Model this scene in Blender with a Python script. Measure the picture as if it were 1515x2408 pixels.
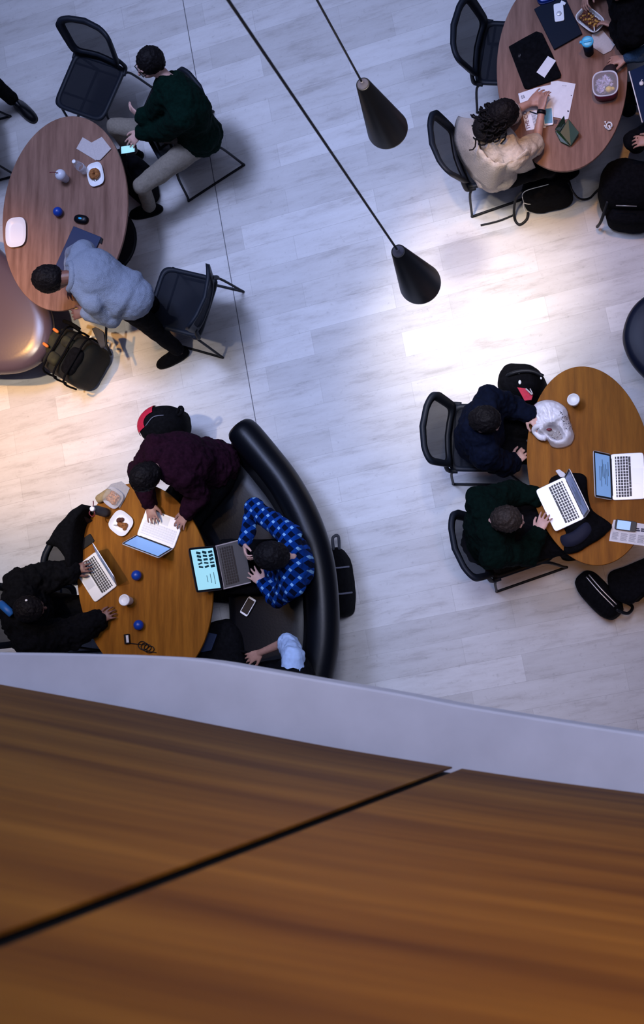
import bpy, bmesh, math, random
from mathutils import Vector, Matrix, Euler, noise
random.seed(7)
for o in list(bpy.data.objects): bpy.data.objects.remove(o)
S = bpy.context.scene
C = S.collection
PI = math.pi
# ------------------------------------------------------------------ camera
FPX, CX, CY, H = 3100.0, 757.5, 1204.0, 10.0
NU, NV = 1620.0, 1600.0                      # where straight-down falls in the frame
dn = Vector(((NU-CX)/FPX, -(NV-CY)/FPX, -1)).normalized()
zc = -dn
xc = (Vector((1,0,0)) - zc*zc.x).normalized()
yc = zc.cross(xc)
R3 = Matrix((xc, yc, zc))                    # camera space -> world
cam_d = bpy.data.cameras.new('camera'); cam = bpy.data.objects.new('camera', cam_d); C.objects.link(cam)
cam.matrix_world = Matrix.Translation((0,0,H)) @ R3.to_4x4()
cam_d.sensor_fit = 'VERTICAL'; cam_d.sensor_height = 36; cam_d.sensor_width = 24
cam_d.lens = 36*FPX/2408
cam_d.clip_start = 0.05; cam_d.clip_end = 100
cam_d.dof.use_dof = True; cam_d.dof.focus_distance = 9.3; cam_d.dof.aperture_fstop = 5.2
S.camera = cam
# ------------------------------------------------------------------ world and light
W = bpy.data.worlds.new('world'); S.world = W; W.use_nodes = True
bg = W.node_tree.nodes['Background']; bg.inputs[0].default_value = (0.30,0.38,0.78,1); bg.inputs[1].default_value = 0.09
S.view_settings.view_transform = 'Standard'; S.view_settings.look = 'None'
S.view_settings.exposure = 0.0; S.view_settings.gamma = 1.0; S.view_settings.use_curve_mapping = False
def P(u, v, z=0.0):
    r = R3 @ Vector(((u-CX)/FPX, -(v-CY)/FPX, -1))
    return Vector((0,0,H)) + r*((z-H)/r.z)
def light(name, kind, loc, target, energy, color, **k):
    d = bpy.data.lights.new(name, kind); d.energy = energy; d.color = color
    for a, b in k.items(): setattr(d, a, b)
    o = bpy.data.objects.new(name, d); C.objects.link(o); o.location = loc
    o.rotation_euler = (Vector(target)-Vector(loc)).to_track_quat('-Z','Y').to_euler()
    return o
BLUE = (0.49,0.585,1.0); WARM = (1.0,0.66,0.34); CREAM = (1.0,0.86,0.70)
light('skylight', 'AREA', (-3.6,7.0,13), (-1.2,1.2,0), 560, BLUE, shape='RECTANGLE', size=8, size_y=5)
light('cool_fill_area', 'AREA', (1.5,2.0,9.5), (-1.6,.6,0), 110, (0.60,0.66,1.0), shape='RECTANGLE', size=3, size_y=3)  # cool area light added to brighten the lower middle floor
for u_, v_, e_, an in ((640,360,2050,42),(880,880,1250,30)):
    q_ = P(u_,v_,0); light('cool_fill_spot', 'SPOT', (q_.x-1.6,q_.y+1.6,12.5), (q_.x,q_.y,0), e_*1.6, BLUE, spot_size=math.radians(an), spot_blend=1, shadow_soft_size=1.1)  # added blue spots that shape the cool floor zones for contrast
def down(name, u, v, z, e, col, ang, size=0.12, off=(0,0), blend=1.0):
    p = P(u,v,0); light(name, 'SPOT', (p.x+off[0],p.y+off[1],z), (p.x,p.y,0), e, col, spot_size=math.radians(ang), spot_blend=blend, shadow_soft_size=size)
down('pool_fill_centre', 1135, 730, 6.5, 1250, CREAM, 19)  # added spot, stands in for the pendants' pool on the floor
down('pool_fill_low', 1060, 870, 6.5, 620, CREAM, 18)  # added spot, stretches the floor pool downwards
down('pool_fill_high', 1170, 575, 6.5, 520, (1.0,.68,.38), 17)  # added spot, warms the upper end of the floor pool
down('ceiling_spot_left', 10, 885, 7.5, 2300, (1.0,0.50,0.14), 25, off=(-1.0,0.4))
down('ceiling_spot_left_low', 150, 1085, 7.5, 1250, CREAM, 31)
down('ceiling_spot_right', 1370, 505, 7.5, 520, (1.0,0.44,0.09), 22, off=(.8,0.9))
down('ceiling_spot_low', 1400, 1500, 5.5, 130, (1.0,.46,.12), 40, off=(0.5,0))
down('warm_fill_group', 350, 1380, 7.5, 330, (1.0,0.60,0.28), 26, off=(-0.3,0.3))  # warm fill added over the lower left table
down('warm_fill_table', 1440, 1190, 7.5, 150, (1.0,.56,.2), 19, off=(1.0,.5))  # warm fill added to make the right table more orange
light('cool_fill_low', 'SPOT', (-.6,1.6,8.5), (P(960,1440,0).x,P(960,1440,0).y,0), 1050, (.70,.74,1.0), spot_size=math.radians(34), spot_blend=1, shadow_soft_size=.8)  # cool spot added to lift the lower centre floor
light('wall_fill_spot', 'SPOT', (1.6,3.0,11.0), (.15,-.35,8.2), 540, (1.0,.54,.17), spot_size=math.radians(34), spot_blend=1, shadow_soft_size=.3)  # warm spot added only to brighten the wood wall
# ------------------------------------------------------------------ materials
def nodes(name):
    m = bpy.data.materials.new(name); m.use_nodes = True
    nt = m.node_tree; return m, nt, nt.nodes['Principled BSDF']
def mat(name, col, rough=0.6, metal=0.0, vary=0.0, scale=30, bump=0.0, alpha=1.0, trans=0.0, emit=0.0, spec=0.5, coat=0.0):
    m, nt, b = nodes(name)
    c = (*col, 1)
    b.inputs['Base Color'].default_value = c; b.inputs['Roughness'].default_value = rough; b.inputs['Metallic'].default_value = metal
    b.inputs['Alpha'].default_value = alpha; b.inputs['Transmission Weight'].default_value = trans
    b.inputs['Specular IOR Level'].default_value = spec; b.inputs['Coat Weight'].default_value = coat
    if emit: b.inputs['Emission Color'].default_value = c; b.inputs['Emission Strength'].default_value = emit
    if vary or bump:
        tc = nt.nodes.new('ShaderNodeTexCoord'); n = nt.nodes.new('ShaderNodeTexNoise')
        n.inputs['Scale'].default_value = scale; n.inputs['Detail'].default_value = 4
        nt.links.new(tc.outputs['Object'], n.inputs['Vector'])
        if vary:
            r = nt.nodes.new('ShaderNodeValToRGB')
            r.color_ramp.elements[0].position = .3; r.color_ramp.elements[1].position = .7
            r.color_ramp.elements[0].color = (*[max(0,x*(1-vary)) for x in col],1)
            r.color_ramp.elements[1].color = (*[min(1,x*(1+vary)) for x in col],1)
            nt.links.new(n.outputs['Fac'], r.inputs['Fac']); nt.links.new(r.outputs['Color'], b.inputs['Base Color'])
        if bump:
            bp = nt.nodes.new('ShaderNodeBump'); bp.inputs['Strength'].default_value = bump; bp.inputs['Distance'].default_value = .01
            nt.links.new(n.outputs['Fac'], bp.inputs['Height']); nt.links.new(bp.outputs['Normal'], b.inputs['Normal'])
    return m
def mapping(nt, rot=0, scale=(1,1,1), loc=(0,0,0), gen='Object'):
    tc = nt.nodes.new('ShaderNodeTexCoord'); mp = nt.nodes.new('ShaderNodeMapping')
    mp.inputs['Rotation'].default_value = (0,0,rot); mp.inputs['Scale'].default_value = scale; mp.inputs['Location'].default_value = loc
    nt.links.new(tc.outputs[gen], mp.inputs['Vector']); return mp
def ramp(nt, src, stops):
    r = nt.nodes.new('ShaderNodeValToRGB'); cr = r.color_ramp
    while len(cr.elements) < len(stops): cr.elements.new(.5)
    for e, (p, c) in zip(cr.elements, stops): e.position = p; e.color = (*c, 1)
    nt.links.new(src, r.inputs['Fac']); return r.outputs['Color']
def mixc(nt, a, b, fac, mode='MIX'):
    m = nt.nodes.new('ShaderNodeMix'); m.data_type = 'RGBA'; m.blend_type = mode
    for s, v in ((m.inputs[6], a), (m.inputs[7], b), (m.inputs[0], fac)):
        if isinstance(v, (int,float)): s.default_value = v
        elif isinstance(v, tuple): s.default_value = (*v,1)
        else: nt.links.new(v, s)
    return m.outputs[2]
def tnoise(nt, vec, scale, detail=5, rough=.6):
    n = nt.nodes.new('ShaderNodeTexNoise'); n.inputs['Scale'].default_value = scale; n.inputs['Detail'].default_value = detail; n.inputs['Roughness'].default_value = rough
    nt.links.new(vec, n.inputs['Vector']); return n.outputs['Fac']
def wood(name, cols, rot, stretch, scale, rough=.5, coat=.0, spec=.08):
    m, nt, b = nodes(name)
    mp = mapping(nt, rot, stretch)
    n = tnoise(nt, mp.outputs[0], scale, 7, .6)
    base = ramp(nt, n, [(.3,cols[0]),(.5,cols[1]),(.72,cols[2])])
    n2 = tnoise(nt, mp.outputs[0], scale*6, 3, .5)
    c = mixc(nt, base, ramp(nt, n2, [(.35,(.78,.78,.78)),(.6,(1,1,1))]), .4, 'MULTIPLY')
    nt.links.new(c, b.inputs['Base Color']); b.inputs['Roughness'].default_value = rough; b.inputs['Coat Weight'].default_value = coat; b.inputs['Coat Roughness'].default_value = .3
    b.inputs['Specular IOR Level'].default_value = spec
    return m
# floor: wood-look stone planks laid across one long joint
ja, jb = P(430,0), P(605,1010)
jd = (jb-ja).normalized(); jang = math.atan2(jd.y, jd.x)
def floor_mat():
    m, nt, b = nodes('stone_plank_floor')
    mp = mapping(nt, -(jang+PI/2))
    br = nt.nodes.new('ShaderNodeTexBrick'); br.inputs['Scale'].default_value = 1.0
    br.inputs['Brick Width'].default_value = 1.15; br.inputs['Row Height'].default_value = .205
    br.inputs['Mortar Size'].default_value = .0016; br.inputs['Mortar Smooth'].default_value = .3; br.inputs['Bias'].default_value = 0; br.offset = .37
    br.inputs['Color1'].default_value = (.52,.51,.50,1); br.inputs['Color2'].default_value = (.66,.655,.65,1); br.inputs['Mortar'].default_value = (.45,.44,.43,1)
    nt.links.new(mp.outputs[0], br.inputs['Vector'])
    ms = nt.nodes.new('ShaderNodeMapping'); ms.inputs['Scale'].default_value = (1.0,5.5,1); nt.links.new(mp.outputs[0], ms.inputs['Vector'])
    n1 = tnoise(nt, ms.outputs[0], 1.9, 12, .72)
    c = mixc(nt, br.outputs['Color'], ramp(nt, n1, [(.34,(.62,.59,.57)),(.47,(.90,.89,.88)),(.60,(1,1,1))]), .75, 'MULTIPLY')
    n2 = tnoise(nt, mp.outputs[0], 26, 6, .7)
    c = mixc(nt, c, ramp(nt, n2, [(.3,(.66,.65,.64)),(.42,(1,1,1))]), .55, 'MULTIPLY')
    # long joint
    sx = nt.nodes.new('ShaderNodeSeparateXYZ'); nt.links.new(mp.outputs[0], sx.inputs[0])
    rot = Matrix.Rotation(-(jang+PI/2), 3, 'Z') @ Vector((ja.x,ja.y,0))
    m1 = nt.nodes.new('ShaderNodeMath'); m1.operation = 'SUBTRACT'; m1.inputs[1].default_value = rot.x; nt.links.new(sx.outputs[0], m1.inputs[0])
    m2 = nt.nodes.new('ShaderNodeMath'); m2.operation = 'ABSOLUTE'; nt.links.new(m1.outputs[0], m2.inputs[0])
    m3 = nt.nodes.new('ShaderNodeMath'); m3.operation = 'LESS_THAN'; m3.inputs[1].default_value = .0035; nt.links.new(m2.outputs[0], m3.inputs[0])
    c = mixc(nt, c, (.10,.10,.11), m3.outputs[0])
    nt.links.new(c, b.inputs['Base Color'])
    b.inputs['Roughness'].default_value = .55; b.inputs['Specular IOR Level'].default_value = .35
    return m
M = {}
M['floor'] = floor_mat()
M['wall_wood'] = wood('veneer_wall', [(.075,.022,.003),(.16,.060,.006),(.25,.105,.012)], 0, (.45,.45,5), 1.1, .6, 0, .08)
M['wood_cool_lit'] = wood('table_wood_cool_lit', [(.15,.078,.056),(.23,.125,.092),(.31,.175,.130)], math.radians(-8), (9,.8,1), 2.2)  # table wood with the cool light put into its colour
M['wood_warm_lit'] = wood('table_wood_warm_lit', [(.17,.058,.005),(.25,.090,.008),(.33,.125,.012)], math.radians(6), (9,.8,1), 2.2)  # same table wood, warm light put into its colour
M['ledge'] = mat('painted_ledge', (.66,.62,.62), .8, vary=.06, scale=6)
M['seam'] = mat('seam_black', (.01,.008,.006), .9)
M['black_metal'] = mat('black_metal', (.006,.007,.010), .5, .0, spec=.25)
M['chair_plastic'] = mat('chair_frame_plastic', (.008,.011,.018), .55, spec=.25)
M['leather_black'] = mat('black_leather', (.0025,.003,.005), .36, bump=.05, scale=60, spec=.22)
M['leather_mauve'] = mat('mauve_leather', (.085,.060,.076), .28, bump=.02, scale=60)
M['leather_navy'] = mat('navy_leather', (.005,.008,.022), .45, bump=.02, scale=60, spec=.25)
M['black_cloth'] = mat('black_cloth', (.0035,.0037,.005), .95, vary=.4, scale=40, bump=.3, spec=.08)
M['navy_cloth'] = mat('navy_cloth', (.002,.004,.013), .9, vary=.3, scale=40, bump=.3, spec=.1)
M['green_cloth'] = mat('dark_green_knit', (.001,.010,.007), .95, vary=.3, scale=50, bump=.3, spec=.08)
M['deepgreen_cloth'] = mat('deep_green_knit', (.001,.006,.0045), .95, vary=.3, scale=50, bump=.3, spec=.08)
M['maroon_cloth'] = mat('maroon_knit', (.016,.0035,.010), .95, vary=.3, scale=50, bump=.3, spec=.08)
M['grey_cloth'] = mat('heather_grey_fleece', (.22,.26,.34), .95, vary=.14, scale=140, bump=.5)
M['khaki'] = mat('khaki_twill', (.20,.175,.14), .9, vary=.12, scale=60, bump=.3)
M['cream_cloth'] = mat('cream_wool', (.50,.43,.37), .95, vary=.10, scale=60, bump=.5)
M['lightblue_cloth'] = mat('light_blue_shirt', (.42,.56,.82), .85, vary=.1, scale=30, bump=.3)
M['denim'] = mat('denim', (.03,.07,.13), .9, vary=.25, scale=90, bump=.3)
M['skin_light'] = mat('skin_light', (.60,.36,.30), .5, vary=.08, scale=30)
M['skin_tan'] = mat('skin_tan', (.42,.22,.16), .5, vary=.1, scale=30)
M['skin_brown'] = mat('skin_brown', (.17,.075,.055), .5, vary=.1, scale=30)
M['hair_black'] = mat('black_hair', (.006,.005,.006), .6, bump=.5, scale=90, spec=.12)
M['hair_brown'] = mat('dark_brown_hair', (.030,.022,.018), .6, vary=.4, bump=.5, scale=90, spec=.2)
M['eye'] = mat('eye_dark', (.02,.015,.01), .2)
M['white'] = mat('white_china', (.86,.87,.88), .35)
M['paper'] = mat('paper', (.74,.75,.78), .8, vary=.04, scale=30)
M['napkin'] = mat('paper_napkin', (.52,.47,.46), .9, vary=.06, scale=80)
M['greynapkin'] = mat('grey_paper', (.36,.34,.34), .9, vary=.06, scale=80)
M['silver'] = mat('aluminium', (.74,.75,.77), .38, .25)
M['key'] = mat('black_keys', (.015,.015,.018), .5)
M['trackpad'] = mat('trackpad', (.66,.67,.69), .3, .2)
M['screen_blue'] = mat('screen_blue', (.22,.42,.80), .3, emit=.45)
M['screen_dim'] = mat('screen_dim', (.13,.19,.42), .3, emit=.35)
M['screen_cyan'] = mat('screen_cyan', (.33,.66,.70), .3, emit=.6)
M['screen_dark'] = mat('screen_mark', (.01,.05,.06), .4)
M['glass_black'] = mat('black_glass', (.004,.004,.006), .35, spec=.2)
M['navy_lid'] = mat('slate_lid', (.022,.034,.085), .5, spec=.2)
M['dark_lid'] = mat('dark_navy_lid', (.003,.008,.020), .6, spec=.12)
M['blue_ball'] = mat('blue_rubber', (.005,.045,.32), .35)
M['teal'] = mat('teal_plastic', (.03,.42,.72), .3)
M['skyplastic'] = mat('pale_blue_plastic', (.22,.68,.86), .3)
M['clear'] = mat('clear_plastic', (.92,.94,1), .12, alpha=.22)
M['clearwhite'] = mat('cloudy_plastic', (.80,.82,.92), .25, alpha=.75)
M['red'] = mat('red_cloth', (.50,.008,.04), .7, vary=.15, scale=60)
M['straw'] = mat('dark_red_plastic', (.14,.01,.02), .4)
M['maroon_pl'] = mat('maroon_plastic', (.11,.006,.028), .35)
M['pastry'] = mat('pastry', (.30,.11,.025), .8, vary=.5, scale=90, bump=.8)
M['food'] = mat('food_mix', (.09,.02,.007), .5, vary=.9, scale=120, bump=.8)
M['food_gold'] = mat('food_golden', (.50,.26,.05), .5, vary=.4, scale=120)
M['lemon'] = mat('lemon', (.80,.55,.02), .5)
M['green_fab'] = mat('green_leatherette', (.005,.030,.003), .45, vary=.1, scale=30)
M['darkgreen_fab'] = mat('dark_green_leatherette', (.004,.018,.006), .5)
M['bagplastic'] = mat('white_plastic_bag', (.78,.78,.84), .35, vary=.05, scale=20, bump=.6)
M['ink'] = mat('ink', (.03,.03,.06), .8)
M['ink_red'] = mat('ink_red', (.12,.02,.03), .8)
M['olive'] = mat('olive_canvas', (.018,.018,.006), .9, vary=.8, scale=14, bump=.3)
M['orange'] = mat('orange_webbing', (.62,.17,.02), .7)
M['greybag'] = mat('grey_nylon', (.045,.05,.065), .7)
M['zip'] = mat('zip_metal', (.50,.47,.45), .35, .7)
M['kraft'] = mat('brown_paper', (.34,.24,.11), .8, vary=.15, scale=40)
M['lidgrey'] = mat('dark_grey_laptop', (.022,.02,.02), .5)
M['screen_split'] = mat('screen_teal', (.05,.16,.26), .3, emit=.4)
M['food_gold2'] = mat('roast_filling', (.36,.13,.02), .35, vary=.8, scale=70, bump=.8)
M['wrap'] = mat('plastic_wrap', (.38,.34,.52), .2, vary=.7, scale=50)
M['trimgrey'] = mat('laptop_trim', (.28,.24,.24), .5)
M['bluebox'] = mat('dark_blue_plastic', (.004,.016,.10), .35)
M['clearlid'] = mat('clear_lid', (1,1,1), .06, alpha=.14)
M['bluebook'] = mat('blue_notebook', (.006,.018,.06), .6)
M['zip_dim'] = mat('dim_reflective_tape', (.12,.13,.18), .5)
M['camo'] = mat('camouflage_canvas', (.004,.0045,.002), .9, vary=.95, scale=9, bump=.3)
M['navy_cloth2'] = mat('navy_lining_cloth', (.001,.003,.02), .8)
M['maroon_dk'] = mat('dark_maroon', (.012,.003,.006), .8)
M['bluelid'] = mat('deep_blue_lid', (.002,.014,.055), .6, spec=.12)
def mesh_fabric():
    m, nt, b = nodes('chair_mesh_fabric')
    b.inputs['Base Color'].default_value = (.010,.012,.018,1); b.inputs['Roughness'].default_value = .9; b.inputs['Specular IOR Level'].default_value = .15
    t = nt.nodes.new('ShaderNodeBsdfTransparent'); mx = nt.nodes.new('ShaderNodeMixShader'); mx.inputs[0].default_value = .86
    nt.links.new(t.outputs[0], mx.inputs[1]); nt.links.new(b.outputs[0], mx.inputs[2])
    nt.links.new(mx.outputs[0], nt.nodes['Material Output'].inputs[0]); return m
M['mesh'] = mesh_fabric()
def plaid():
    m, nt, b = nodes('blue_plaid_flannel')
    tc = nt.nodes.new('ShaderNodeTexCoord'); sp = nt.nodes.new('ShaderNodeSeparateXYZ'); nt.links.new(tc.outputs['Object'], sp.inputs[0])
    def band(sock, k, ph, th):
        a = nt.nodes.new('ShaderNodeMath'); a.operation = 'MULTIPLY'; a.inputs[1].default_value = k; nt.links.new(sock, a.inputs[0])
        s0 = nt.nodes.new('ShaderNodeMath'); s0.operation = 'ADD'; s0.inputs[1].default_value = ph; nt.links.new(a.outputs[0], s0.inputs[0])
        s = nt.nodes.new('ShaderNodeMath'); s.operation = 'SINE'; nt.links.new(s0.outputs[0], s.inputs[0])
        g = nt.nodes.new('ShaderNodeMath'); g.operation = 'GREATER_THAN'; g.inputs[1].default_value = th; nt.links.new(s.outputs[0], g.inputs[0]); return g.outputs[0]
    ad = nt.nodes.new('ShaderNodeMath'); ad.operation = 'ADD'; nt.links.new(sp.outputs[0], ad.inputs[0]); nt.links.new(sp.outputs[1], ad.inputs[1])
    su = nt.nodes.new('ShaderNodeMath'); su.operation = 'SUBTRACT'; nt.links.new(sp.outputs[0], su.inputs[0]); nt.links.new(sp.outputs[1], su.inputs[1])
    c = mixc(nt, (.0008,.004,.02), (.0015,.026,.16), band(ad.outputs[0], 62, 0, -.1))
    c = mixc(nt, c, (.003,.045,.26), band(su.outputs[0], 62, 1, .35))
    w = nt.nodes.new('ShaderNodeMath'); w.operation = 'MULTIPLY'; nt.links.new(band(ad.outputs[0], 62, 0, .7), w.inputs[0]); nt.links.new(band(su.outputs[0], 62, 1, .55), w.inputs[1])
    c = mixc(nt, c, (.20,.42,.70), w.outputs[0])
    nt.links.new(c, b.inputs['Base Color']); b.inputs['Roughness'].default_value = .95; b.inputs['Specular IOR Level'].default_value = .1
    return m
M['plaid'] = plaid()
# ------------------------------------------------------------------ object helpers
def tag(o, label=None, cat=None, group=None, kind=None):
    for k, v in (('label',label),('category',cat),('group',group),('kind',kind)):
        if v: o[k] = v
    return o
def thing(name, label, cat, loc=(0,0,0), group=None, rz=0):
    o = bpy.data.objects.new(name, None); o.empty_display_size = .1; C.objects.link(o)
    o.location = loc; o.rotation_euler = (0,0,rz); tag(o, label, cat, group); return o
def pmat(p):
    return Matrix.Translation(p.location) @ p.rotation_euler.to_matrix().to_4x4() if p.type == 'EMPTY' else Matrix.Identity(4)
def bake(o):
    bpy.context.view_layer.update()
    dg = bpy.context.evaluated_depsgraph_get()
    me = bpy.data.meshes.new_from_object(o.evaluated_get(dg)); o.modifiers.clear(); o.data = me
def obj(name, bm, m, parent=None, smooth=True, remesh=0, smoothit=0, disp=0, dscale=.1, bevel=0, sub=0):
    me = bpy.data.meshes.new(name)
    if not remesh: bmesh.ops.recalc_face_normals(bm, faces=bm.faces)
    bm.to_mesh(me); bm.free(); me.materials.append(m)
    o = bpy.data.objects.new(name, me); C.objects.link(o)
    if remesh:
        r = o.modifiers.new('r','REMESH'); r.mode = 'VOXEL'; r.voxel_size = remesh; r.use_smooth_shade = True
    if smoothit:
        s = o.modifiers.new('s','SMOOTH'); s.iterations = smoothit; s.factor = .5
    if disp:
        tx = bpy.data.textures.get('folds%g'%dscale) or bpy.data.textures.new('folds%g'%dscale, 'CLOUDS'); tx.noise_scale = dscale; tx.noise_depth = 2
        d = o.modifiers.new('d','DISPLACE'); d.texture = tx; d.strength = disp; d.mid_level = .5; d.texture_coords = 'LOCAL'
    if bevel:
        b = o.modifiers.new('b','BEVEL'); b.width = bevel; b.segments = 2; b.limit_method = 'ANGLE'
    if sub:
        b = o.modifiers.new('u','SUBSURF'); b.levels = sub; b.render_levels = sub
    if o.modifiers: bake(o); o.data.materials.clear() if False else None
    if not o.data.materials: o.data.materials.append(m)
    for p in o.data.polygons: p.use_smooth = smooth
    if parent:
        o.parent = parent
        q, ch = parent, []
        while q: ch.append(q); q = q.parent
        o.matrix_parent_inverse = pmat(ch[-1]).inverted()   # parts are built in world coordinates
        if len(ch) > 1: o.matrix_parent_inverse = Matrix.Identity(4)
    return o
def B(): return bmesh.new()
def sph(bm, c, r, M3=None, seg=16):
    r = (r,r,r) if isinstance(r,(int,float)) else r
    m = Matrix.Translation(c) @ ((M3 or Matrix.Identity(3)).to_4x4()) @ Matrix.Diagonal((*r,1))
    bmesh.ops.create_uvsphere(bm, u_segments=seg, v_segments=max(6,seg//2+2), radius=1, matrix=m)
def axes(z, x=None):
    z = z.normalized(); x = x or (Vector((1,0,0)) if abs(z.x) < .8 else Vector((0,1,0)))
    x = (x - z*x.dot(z)).normalized(); return x, z.cross(x), z
def tube(bm, pts, rad, n=10, closed=False):
    pts = [Vector(p) for p in pts]; rings = []; N = len(pts)
    rads = rad if isinstance(rad,(list,tuple)) else [rad]*N
    x = None
    for i, p in enumerate(pts):
        a = pts[(i-1)%N] if closed or i else p; b = pts[(i+1)%N] if closed or i < N-1 else p
        t = (b-a); t = t if t.length > 1e-9 else Vector((0,0,1))
        x, y, z = axes(t, x)
        rings.append([bm.verts.new(p + (x*math.cos(2*PI*k/n) + y*math.sin(2*PI*k/n))*rads[i]) for k in range(n)])
    for i in range(N if closed else N-1):
        A, Bq = rings[i], rings[(i+1)%N]
        for k in range(n): bm.faces.new((A[k],A[(k+1)%n],Bq[(k+1)%n],Bq[k]))
    if not closed: bm.faces.new(rings[0][::-1]); bm.faces.new(rings[-1])
def chain(bm, pts, rads):
    tube(bm, pts, rads, 14)
    for p, r in zip(pts, rads): sph(bm, p, r*.998)
def smoothpath(pts, n=6, closed=False):
    pts = [Vector(p) for p in pts]; N = len(pts); out = []
    for i in range(N if closed else N-1):
        g = (lambda k: pts[k%N]) if closed else (lambda k: pts[min(max(k,0),N-1)])
        p0,p1,p2,p3 = g(i-1),g(i),g(i+1),g(i+2)
        for s in range(n):
            t = s/n; out.append(.5*((2*p1)+(p2-p0)*t+(2*p0-5*p1+4*p2-p3)*t*t+(3*p1-p0-3*p2+p3)*t**3))
    if not closed: out.append(pts[-1])
    return out
def frame(u, v, z, du=1, dv=0):
    a = P(u,v,z); b = P(u+du,v+dv,z); x = (b-a).normalized()
    m = Matrix((x, Vector((-x.y,x.x,0)), Vector((0,0,1)))).transposed().to_4x4(); m.translation = a; return m
def rings(bm, F, prof, sx=1, sy=1, n=36, p=2, top=True, bottom=True):
    rs = []
    for q in prof:
        r, z = q[0], q[1]; ox = q[2] if len(q) > 2 else 0; oy = q[3] if len(q) > 3 else 0
        ring = []
        for k in range(n):
            a = 2*PI*k/n; c, s = math.cos(a), math.sin(a)
            ring.append(bm.verts.new(F @ Vector((sx*r*math.copysign(abs(c)**(2/p),c)+ox, sy*r*math.copysign(abs(s)**(2/p),s)+oy, z))))
        rs.append(ring)
    for A, D in zip(rs, rs[1:]):
        for k in range(n): bm.faces.new((A[k],A[(k+1)%n],D[(k+1)%n],D[k]))
    if bottom: bm.faces.new(rs[0][::-1])
    if top: bm.faces.new(rs[-1])
def box(bm, F, c, d, rot=None):
    m = F @ Matrix.Translation(c) @ (rot.to_4x4() if rot else Matrix.Identity(4)) @ Matrix.Diagonal((*d,1))
    bmesh.ops.create_cube(bm, size=1, matrix=m)
def slab(bm, pts, t):
    """closed polygon of world points, thickened downwards by t"""
    a = [bm.verts.new(p) for p in pts]; b = [bm.verts.new(Vector(p)-Vector((0,0,t))) for p in pts]
    bm.faces.new(a); bm.faces.new(b[::-1]); n = len(a)
    for i in range(n): bm.faces.new((a[i],b[i],b[(i+1)%n],a[(i+1)%n]))
I4 = Matrix.Identity(4)
# ------------------------------------------------------------------ setting
bm = B(); slab(bm, [Vector((-9,-5,0)),Vector((5,-5,0)),Vector((5,9,0)),Vector((-9,9,0))], .1)
tag(obj('floor', bm, M['floor'], smooth=False), kind='structure')
def wall_panel(name, pxs, z0, z1, th):
    pts = smoothpath([P(u,v,z0) for u,v in pxs], 6); bm = B(); q = []
    for i, p in enumerate(pts):
        t = (pts[min(i+1,len(pts)-1)]-pts[max(i-1,0)]).normalized(); nrm = Vector((-t.y,t.x,0))
        f = p.copy(); bk = p - nrm*th
        q.append([bm.verts.new((f.x,f.y,z0+.004)), bm.verts.new((f.x,f.y,z1)), bm.verts.new((bk.x,bk.y,z1)), bm.verts.new((bk.x,bk.y,z0)), bm.verts.new((f.x-nrm.x*.003,f.y-nrm.y*.003,z0))])
    for a, b in zip(q, q[1:]):
        for k in range(5): bm.faces.new((a[k],a[(k+1)%5],b[(k+1)%5],b[k]))
    bm.faces.new(q[0]); bm.faces.new(q[-1][::-1])
    return tag(obj(name, bm, M['wall_wood'], smooth=False), kind='structure')
wall_panel('wall_left', [(-500,1518),(-150,1581),(0,1609),(300,1664),(540,1711),(800,1760),(1064,1803)], 6.0, 9.25, .005)
wall_panel('wall_right', [(1087,1807.1),(1200,1824),(1300,1838),(1515,1866),(1900,1915),(2300,1965)], 6.0, 9.25, .005)
def offset_wall():
    pts = [P(u,v,6.0) for u,v in [(-500,1518),(0,1609),(540,1711),(1076,1805),(1515,1866),(2300,1965)]]
    bm = B(); q = []
    for i, p in enumerate(pts):
        t = (pts[min(i+1,len(pts)-1)]-pts[max(i-1,0)]).normalized(); n = Vector((-t.y,t.x,0))
        a = p-n*.02; b = p-n*.20
        q.append([bm.verts.new((a.x,a.y,5.99)),bm.verts.new((a.x,a.y,9.24)),bm.verts.new((b.x,b.y,9.24)),bm.verts.new((b.x,b.y,5.99))])
    for a, b in zip(q, q[1:]):
        for k in range(4): bm.faces.new((a[k],a[(k+1)%4],b[(k+1)%4],b[k]))
    bm.faces.new(q[0]); bm.faces.new(q[-1][::-1])
    tag(obj('wall_core', bm, M['seam'], smooth=False), kind='structure')
offset_wall()
outer = smoothpath([P(u,v,5.96) for u,v in [(-500,1530),(-150,1532),(0,1534),(200,1537),(430,1546),(600,1572),(760,1600),(940,1631),(1080,1658),(1300,1694),(1515,1727),(1900,1785),(2300,1840)]], 4)
inner = [P(2300,2010,5.96)+Vector((0,-.3,0)), P(1515,1900,5.96)+Vector((0,-.3,0)), P(1075,1840,5.96)+Vector((0,-.3,0)), P(0,1650,5.96)+Vector((0,-.3,0)), P(-500,1560,5.96)+Vector((0,-.3,0))]
bm = B(); slab(bm, outer+inner, .22)
tag(obj('trim_1', bm, M['ledge'], smooth=False, bevel=.008), kind='structure')
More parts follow.
